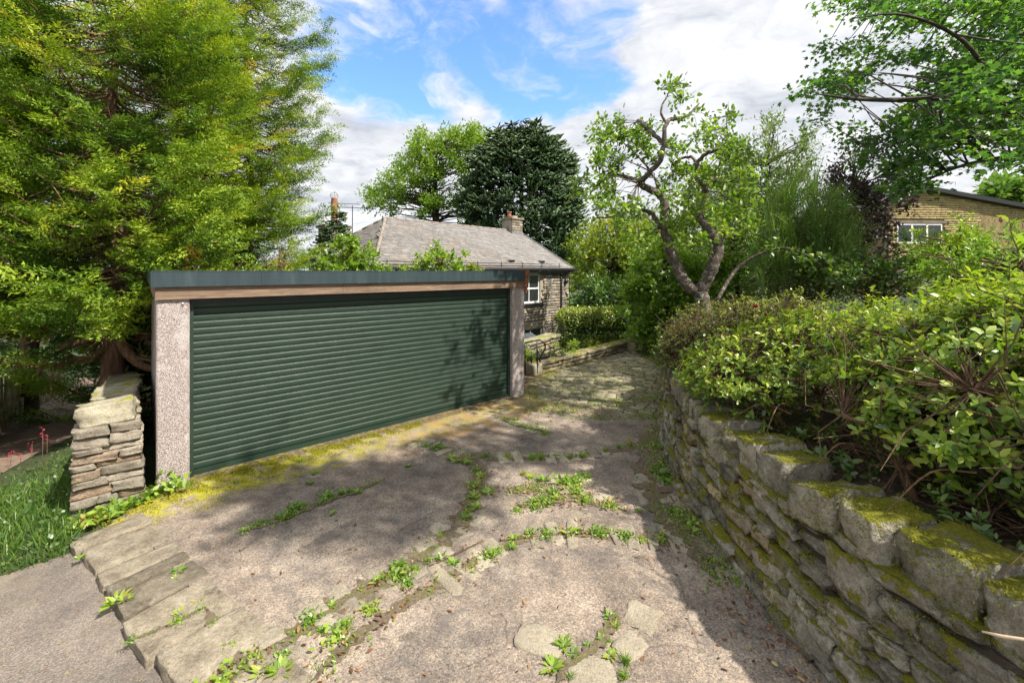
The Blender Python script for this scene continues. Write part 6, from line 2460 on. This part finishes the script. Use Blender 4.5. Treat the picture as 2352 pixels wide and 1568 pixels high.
# ------------------------------------------------------------------ weeds, grass, moss, litter
def weed_mesh(kind, seed):
    rg = np.random.default_rng(seed)
    if kind == 'rosette':
        n = 26
        q = rg.uniform(0, 2 * math.pi, n)
        el = rg.uniform(.15, 1.0, n)
        d = np.stack([np.cos(q), np.sin(q), el], 1)
        pos = np.stack([np.cos(q), np.sin(q), 0 * q], 1) * rg.uniform(0, .35, (n, 1))
        V, L, fp = place(T_oval(.34), pos, d, np.tile([[0, 0, 1.0]], (n, 1)) + rg.normal(0, .2, (n, 3)), rg.uniform(.45, 1.0, n))
        return np_mesh('weed', V, L, 4, M['lf_weed'], np.repeat(np.clip(rg.normal((.4, .55, .68, .82)[seed % 4], .16, n), 0, 1), fp))
    if kind == 'leafy':
        n = 60
        pos = rg.normal(0, .42, (n, 3))
        pos[:, 2] = np.abs(pos[:, 2]) * .6
        d = rg.normal(0, 1, (n, 3))
        d[:, 2] = np.abs(d[:, 2]) + .2
        V, L, fp = place(T_oval(.62), pos, d, rg.normal(0, .4, (n, 3)) + np.array([0, 0, 1.0]), rg.uniform(.2, .45, n))
        ln = np.linalg.norm(pos, axis=1)
        V2, L2, fp2 = place(T_blade(.05), np.zeros((n, 3)), pos + 1e-4, rg.normal(0, 1, (n, 3)), ln)
        L = np.concatenate([L, L2 + len(V)])
        V = np.concatenate([V, V2])
        vv = np.clip(rg.normal((.35, .5, .62, .78)[seed % 4], .18, n), 0, 1)
        return np_mesh('weed', V, L, 4, M['lf_weed'], np.concatenate([np.repeat(vv, fp), np.repeat(vv, fp2)]))
        return np_mesh('weed', V, L, 4, M['lf_weed'], np.repeat(np.clip(rg.normal(.5, .2, n), 0, 1), fp))
    n = 70
    q = rg.uniform(0, 2 * math.pi, n)
    d = np.stack([np.cos(q), np.sin(q), rg.uniform(.5, 2.2, n)], 1)
    pos = rg.normal(0, .12, (n, 3)) * np.array([1, 1, 0])
    V, L, fp = place(T_blade(.075), pos, d, rg.normal(0, 1, (n, 3)), rg.uniform(.5, 1.15, n))
    return np_mesh('weed', V, L, 4, M['lf_weed'], np.repeat(np.clip(rg.normal((.45, .6, .75, .95)[seed % 4], .2, n), 0, 1), fp))


def build_weeds():
    rg = random.Random(300)
    pool = {k: [weed_mesh(k, 310 + 10 * j + i) for i in range(4)] for j, k in enumerate(('rosette', 'leafy', 'grass'))}

    def weed(px, py, size, kind, label, group):
        p = P(px, py)
        o = bpy.data.objects.new('weed_clump', rg.choice(pool[kind]))
        COL.objects.link(o)
        o.location = (p.x, p.y, .002)
        o.rotation_euler = (0, 0, rg.uniform(0, 6.3))
        o.scale = (size, size, size * rg.uniform(.7, 1.0))
        tag(o, {'rosette': 'broad-leaved ', 'leafy': 'small-leaved ', 'grass': 'grassy '}[kind] + label, 'weed', group)
    rows = [
        ('green weed in the joint that bends across the driveway from the kerb slabs', 'weeds in the bent joint', [
            (575, 1520, .09), (605, 1545, .11), (640, 1545, .08), (665, 1500, .07), (735, 1455, .07), (770, 1462, .10), (800, 1440, .09), (720, 1420, .08), (760, 1395, .05), (828, 1390, .06), (850, 1405, .07), (868, 1345, .10), (895, 1330, .12), (925, 1320, .12),
            (945, 1345, .10), (905, 1300, .08), (960, 1305, .07), (990, 1290, .06), (1040, 1300, .10), (1020, 1285, .08), (1015, 1230, .07), (1060, 1195, .10), (1075, 1185, .08), (1090, 1150, .10), (1095, 1120, .12), (1110, 1135, .1), (1100, 1100, .11), (1085, 1160, .09), (1050, 1058, .13), (1075, 1070, .12), (1030, 1048, .12), (1005, 1030, .12), (975, 1020, .11), (950, 1012, .10), (1095, 1080, .1), (530, 1560, .1), (490, 1590, .1)], 'rl'),
        ('weed in the straight row across the middle of the driveway', 'weeds in the middle row', [
            (1118, 1050, .11), (1158, 1052, .13), (1212, 1052, .13), (1255, 1050, .15), (1300, 1052, .13), (1345, 1047, .12), (1395, 1038, .12), (1420, 1034, .10), (1450, 1030, .10)], 'g'),
        ('weed in the patch of loose stones at the centre right of the driveway', 'weeds in the centre patch', [
            (1225, 1100, .10), (1240, 1110, .1), (1195, 1098, .07), (1290, 1120, .16), (1320, 1108, .14), (1330, 1090, .1), (1265, 1135, .15), (1240, 1150, .14), (1285, 1150, .13), (1320, 1140, .12), (1225, 1165, .11), (1255, 1165, .1), (1350, 1150, .10), (1405, 1160, .09), (1190, 1180, .07), (1340, 1088, .09)], 'rlg'),
        ('weed in the lower joint across the near driveway', 'weeds in the lower joint', [
            (1130, 1270, .11), (1145, 1262, .09), (1175, 1250, .08), (1215, 1222, .10), (1250, 1230, .09), (1300, 1218, .11), (1330, 1215, .09), (1370, 1222, .09), (1400, 1228, .07), (1440, 1225, .09), (1470, 1240, .08), (1520, 1240, .10), (1180, 1240, .06)], 'lr'),
        ('weed along the left dark seam near the garage', 'weeds in the left seam', [
            (552, 1215, .06), (600, 1200, .09), (640, 1190, .10), (690, 1168, .11), (730, 1155, .10), (755, 1140, .1), (790, 1130, .09), (770, 1180, .08), (710, 1110, .07), (715, 1090, .06), (930, 1070, .05), (815, 1128, .07), (660, 1178, .09)], 'lr'),
        ('weed between the kerb slabs at the lower left', 'weeds between the kerb slabs', [
            (400, 1320, .09), (410, 1335, .07), (275, 1385, .09), (290, 1380, .07), (355, 1445, .05), (400, 1425, .06), (425, 1412, .06), (465, 1380, .07), (310, 1465, .06), (180, 1280, .07), (450, 1395, .05), (500, 1440, .06), (515, 1480, .06), (535, 1505, .05)], 'rl'),
        ('weed beside the loose flagstones at the bottom of the driveway', 'weeds by the loose flags', [
            (1412, 1425, .10), (1405, 1440, .09), (1300, 1490, .09), (1320, 1500, .08), (1280, 1525, .09), (1340, 1480, .06), (1400, 1500, .08), (1390, 1470, .06), (1450, 1530, .1), (1430, 1560, .09), (1300, 1555, .08)], 'rg'),
        ('weed growing at the foot of the mossy retaining wall', 'weeds at the wall foot', [
            (1525, 1090, .13), (1530, 1105, .12), (1520, 1075, .1), (1555, 1190, .10), (1575, 1205, .12), (1590, 1225, .11), (1540, 1180, .08), (1640, 1290, .06), (1510, 1030, .08), (1505, 990, .08), (1470, 1170, .06)], 'lr'),
        ('weed in the flagged patch in front of the garage door far end', 'weeds near the far door end', [
            (1165, 968, .07), (1185, 972, .08), (1205, 980, .07), (1255, 990, .09), (1245, 968, .07), (1265, 962, .05), (540, 1100, .07), (690, 1065, .08)], 'lr'),
    ]
    for lab, grp, pts, kinds in rows:
        for (x, y, s) in pts:
            k = {'r': 'rosette', 'l': 'leafy', 'g': 'grass'}[rg.choice(kinds)]
            weed(x + rg.uniform(-12, 12), y + rg.uniform(-8, 8), s * rg.uniform(.6, 1.15), k, lab, grp)
    # plants at the feet of post and pier
    o = link('pier_weed', weed_mesh('leafy', 390))
    p = P(395, 1128)
    o.location, o.scale = (p.x, p.y - .03, .05), (.22, .16, .22)
    tag(o, 'pale leafy weed growing at the foot of the left garage post', 'weed')
    for i, (x, y, s) in enumerate(((205, 1205, .22), (245, 1190, .2), (290, 1170, .22), (330, 1150, .2), (185, 1215, .16), (350, 1140, .16), (265, 1185, .18))):
        o = link('nettle_clump', weed_mesh('leafy', 395 + i))
        p = P(x, y)
        o.location, o.scale = (p.x, p.y, .02), (s * .8, s * .8, s * .8)
        tag(o, 'bright leafy clump along the foot of the drystone pier', 'weed', 'leafy clumps at the pier foot')


build_weeds()


def scatter_ground():
    rg = np.random.default_rng(400)
    # grass bank left of the drystone wall
    n = 26000
    u = rg.uniform(-3.6, -.42, n)
    v = 5.42 + (rg.uniform(0, 1, n) ** 1.4) * 7.5
    lim = np.interp(v, [5.4, 6.6, 8, 9.5, 11], [-4, -1.9, -1.45, -1.1, -.6])
    keep = (u > lim + rg.normal(0, .08, n))
    u, v = u[keep], v[keep]
    n = len(u)
    x, y = UX * u - UY * v, UY * u + UX * v
    z = np.array([H(a, b) for a, b in zip(x, y)])
    d = rg.normal(0, .5, (n, 3))
    d[:, 2] = 1
    hgt = rg.uniform(.07, .2, n) * (1 - .5 * (v > 8))
    leaves('grass', T_blade(.06), np.stack([x, y, z], 1), d, rg.normal(0, 1, (n, 3)), hgt, M['lf_grass'], None, rg, np.full(n, .45), .2, 'stuff')
    o = bpy.data.objects['grass']
    tag(o, 'rough green grass bank left of the drystone pier', 'grass', kind='stuff')
    # ground ivy leaves among it
    k = 1500
    ii = rg.integers(0, n, k)
    pz = np.stack([x[ii], y[ii], z[ii] + rg.uniform(.02, .16, k)], 1)
    leaves('ground_ivy', T_oval(.7), pz, rg.normal(0, 1, (k, 3)), rg.normal(0, .4, (k, 3)) + np.array([0, 0, 1]), rg.uniform(.025, .05, k), M['lf_ivy'], None, rg, np.full(k, .5), .2, 'stuff')
    tag(bpy.data.objects['ground_ivy'], 'small round leaves growing among the grass of the bank', 'ground cover', kind='stuff')
    # pink flower spikes
    for i, (px, py) in enumerate(((95, 985), (105, 1000), (70, 1020), (45, 1070), (22, 1100))):
        Y = 5.9 + .1 * i
        q = at(px, py, Y)
        u_, v_ = uv(q.x, q.y)
        zg = H(q.x, q.y)
        f = thing('flower_spike', 'thin stem of crimson flowers in the grass at the left edge', 'flower', (q.x, q.y, zg), 0, 'crimson flower spikes')
        hh = max(.25, q.z - zg)
        MB().tube([(0, 0, 0), (.02, 0, hh * .6), (.0, .02, hh)], .004, 4).build('stem', M['bark_twig'], f)
        m = 16
        pp = np.stack([rg.normal(0, .02, m), rg.normal(0, .02, m), hh + rg.uniform(-.10, .03, m)], 1)
        V_, L_, fp = place(T_oval(.7), pp, rg.normal(0, 1, (m, 3)), rg.normal(0, 1, (m, 3)), rg.uniform(.010, .02, m))
        link('petals', np_mesh('petals', V_, L_, 4, M['red_flower']), f)

    # moss band before the garage
    n = 22000
    u = rg.uniform(-.35, 3.4, n)
    v = 6.22 - np.abs(rg.normal(0, .22, n)) * np.interp(u, [-.4, .4, 1.6, 3.4], [1.6, 1.5, .9, .35])
    cl = np.sin(u * 7.1 + v * 3) * np.sin(v * 17 + u * 2.3) + .7 * np.sin(u * 23 + v * 11)
    keep = (cl > -.35) & (v > 5.35)
    u, v = u[keep], v[keep]
    n = len(u)
    x, y = UX * u - UY * v, UY * u + UX * v
    d = rg.normal(0, .8, (n, 3))
    d[:, 2] = np.abs(d[:, 2]) + .5
    leaves('sill_moss', T_diamond(.55), np.stack([x, y, np.full(n, .001)], 1), d, rg.normal(0, 1, (n, 3)), rg.uniform(.008, .022, n), M['lf_moss'], None, rg, np.full(n, .5), .2, 'stuff')
    tag(bpy.data.objects['sill_moss'], 'band of yellow-green moss on the concrete along the garage door', 'moss', kind='stuff')

    # moss cushions between the setts
    n = 9000
    q = [P(rg.uniform(1205, 1525), 828 + 135 * rg.random()) for _ in range(n)]
    pm = np.array([(a.x, a.y, -.004) for a in q])
    keep = np.sin(pm[:, 0] * 4.1 + pm[:, 1] * 2) + np.sin(pm[:, 1] * 5.3 - pm[:, 0] * 1.7) + rg.normal(0, .5, n) > -.2
    pm = pm[keep]
    n = len(pm)
    d = rg.normal(0, .8, (n, 3))
    d[:, 2] = np.abs(d[:, 2]) + .4
    leaves('sett_moss', T_diamond(.6), pm, d, rg.normal(0, 1, (n, 3)), rg.uniform(.015, .035, n), M['lf_moss'], None, rg, np.full(n, .5), .2, 'stuff')
    tag(bpy.data.objects['sett_moss'], 'yellow-green moss filling the joints between the cobbles', 'moss', kind='stuff')

    # moss on the coping and faces of the right wall
    pos, nrm = [], []
    dg = None
    bpy.context.view_layer.update()
    from mathutils import noise as mn
    for ob in rwall.children:
        if ob.name.startswith('core'):
            continue
        cap = ob.name.startswith('coping')
        mw = ob.matrix_world
        me = ob.data
        rot = mw.to_3x3()
        c0 = mw.translation
        if c0.y > 8.5 or c0.y < 1.0:
            continue
        for p in me.polygons:
            c = mw @ p.center
            nw = (rot.inverted().transposed() @ p.normal).normalized()
            nz = mn.noise(c * 3.1) + .6 * mn.noise(c * 9.0)
            score = 1.15 * nz + nw.z * (.50 if cap else .2) - (.26 if cap else .26)
            if score < 0 or nw.z < -.25:
                continue
            vs = [mw @ me.vertices[i].co for i in p.vertices]
            area = (vs[2] - vs[0]).cross(vs[3] - vs[1]).length * .5
            dens = 7500 if c0.y < 4.5 else 3000
            k = int(area * dens * min(1, .35 + score * 1.6) + rg.random())
            for _ in range(min(k, 140)):
                a, b = rg.random(), rg.random()
                q = vs[0] * (1 - a) * (1 - b) + vs[1] * a * (1 - b) + vs[2] * a * b + vs[3] * (1 - a) * b
                pos.append(q)
                nrm.append(nw)
    pos = np.array([list(q) for q in pos])
    nrm = np.array([list(q) for q in nrm])
    n = len(pos)
    print('wall moss', n)
    d = nrm + rg.normal(0, .7, (n, 3))
    leaves('wall_moss', T_diamond(.6), pos + nrm * rg.uniform(-.004, .012, (n, 1)), d, rg.normal(0, 1, (n, 3)), rg.uniform(.007, .016, n), M['lf_wall_moss'], rwall, rg, np.full(n, .42), .22, 'stuff')

    # dead leaves and twigs: wall foot, coping, kerb
    pos = []
    for _ in range(1500):
        s = rg.uniform(1.0, WS[-1] - 1)
        p, t, inw = wall_at(s)
        q = p - inw * (abs(rg.normal(0, .22)) + .0)
        pos.append((q.x, q.y, .012))
    for _ in range(1400):
        s = rg.uniform(1.0, 7.5)
        p, t, inw = wall_at(s)
        o = rg.uniform(.5, 1.3)
        q = p + inw * o
        pos.append((q.x, q.y, np.interp(o, [.35, .7, 1.2], [.82, .88, .97]) + rg.uniform(0, .03)))
    for px in J[:2] + J[3:5]:
        pts = [P(*q) for q in px[0]]
        for _ in range(190):
            i = rg.integers(0, len(pts) - 1)
            q = pts[i].lerp(pts[i + 1], rg.random())
            pos.append((q.x + rg.normal(0, .09), q.y + rg.normal(0, .09), .012))
    for _ in range(260):
        q = P(rg.uniform(300, 1700), 1000 + 560 * rg.random() ** 1.5)
        pos.append((q.x, q.y, .006))
    for _ in range(500):
        q = P(rg.uniform(1230, 1520), 830 + 130 * rg.random())
        pos.append((q.x, q.y, .02))
    pos = np.array(pos)
    wx = np.interp(pos[:, 1], [q.y for q in WALL], [q.x for q in WALL])
    n = len(pos)
    d = rg.normal(0, 1, (n, 3)) * np.array([1, 1, .25])
    leaves('leaf_litter', T_oval(.42), pos, d, rg.normal(0, .35, (n, 3)) + np.array([0, 0, 1]), rg.uniform(.012, .05, n), M['lf_litter'], None, rg, np.full(n, .5), .25, 'stuff')
    tag(bpy.data.objects['leaf_litter'], 'brown dead leaves scattered along the wall foot and driveway joints', 'leaf litter', kind='stuff')
    n = 420
    q = [P(rg.uniform(-40, 330), 1275 + 290 * rg.random(), z=-.057) for _ in range(n)]
    pp = np.array([list(a) for a in q])
    leaves('road_litter', T_blade(.2), pp, rg.normal(0, 1, (n, 3)) * np.array([1, 1, .1]), rg.normal(0, .2, (n, 3)) + np.array([0, 0, 1]), rg.uniform(.008, .022, n), M['lf_litter'], None, rg, np.full(n, .8), .15, 'stuff')
    tag(bpy.data.objects['road_litter'], 'fine pale needles and grit scattered on the asphalt road', 'leaf litter', kind='stuff')
    # sparse green ground cover: cobble joints and wall foot
    pos = []
    for _ in range(9500):
        q = P(rg.uniform(1205, 1525), 826 + 138 * rg.random() ** 1.1)
        pos.append((q.x, q.y, .01))
    for _ in range(2600):
        s = rg.uniform(4.0, WS[-1] - 1.5)
        p, t, inw = wall_at(s)
        q = p - inw * (abs(rg.normal(0, .16)))
        pos.append((q.x, q.y, .01))
    for px in J[:8]:
        pts = [P(*q) for q in px[0]]
        for _ in range(420):
            i = rg.integers(0, len(pts) - 1)
            q = pts[i].lerp(pts[i + 1], rg.random())
            pos.append((q.x + rg.normal(0, .06), q.y + rg.normal(0, .06), .008))
    pos = np.array(pos)
    cl = np.sin(pos[:, 0] * 5 + pos[:, 1] * 3) + np.sin(pos[:, 1] * 7 - pos[:, 0] * 2) + rg.normal(0, .6, len(pos))
    pos = pos[cl > -.1]
    n = len(pos)
    d = rg.normal(0, .9, (n, 3))
    d[:, 2] = np.abs(d[:, 2]) + .25
    leaves('joint_greenery', T_oval(.4), pos, d, rg.normal(0, .6, (n, 3)) + np.array([0, 0, 1]), rg.uniform(.014, .04, n), M['lf_weed'], None, rg, np.full(n, .55), .22, 'stuff')
    tag(bpy.data.objects['joint_greenery'], 'tiny seedlings and moss sprouting between the cobbles and stones', 'ground cover', kind='stuff')


scatter_ground()

# loose sticks
st_ = MB().tube([at(2255, 1449, 1.86), at(2300, 1460, 1.82), at(2420, 1478, 1.72)], [.004, .007, .008], 6)
tag(st_.build('broken_stick', M['wood_pale'], smooth=True), 'pale broken stick poking out of the wall at the lower right', 'stick')
for i, pp in enumerate((((1385, 1140), (1420, 1165), (1440, 1172)), ((1150, 1240), (1300, 1225), (1420, 1222)), ((985, 1300), (1060, 1265), (1110, 1240)))):
    m = MB().tube(catmull([P(*q, z=.012) for q in pp], 4), .006, 5)
    tag(m.build('fallen_twig', M['bark_twig']), ('short brown twig lying by the centre weed patch', 'long thin twig lying along the lower driveway joint', 'bent twig lying left of the lower joint')[i], 'twig')
# bare twigs trailing over the coping
rg_ = np.random.default_rng(500)
for i in range(7):
    s = 1.6 + i * .55
    p, t, inw = wall_at(s)
    a = p + inw * .3 + Vector((0, 0, 1.02))
    e = a + t * rg_.uniform(-.3, .3) + inw * rg_.uniform(.3, .6) + Vector((0, 0, rg_.uniform(.05, .3)))
    m = MB().tube(catmull([a, (a + e) / 2 + Vector((0, 0, .12)), e], 4), lerp_list([.003, .005, .006], 9), 5)
    tag(m.build('dry_runner', M['bark_bush']), 'thin dry twig arching over the coping of the mossy wall', 'twig', 'dry twigs over the coping')
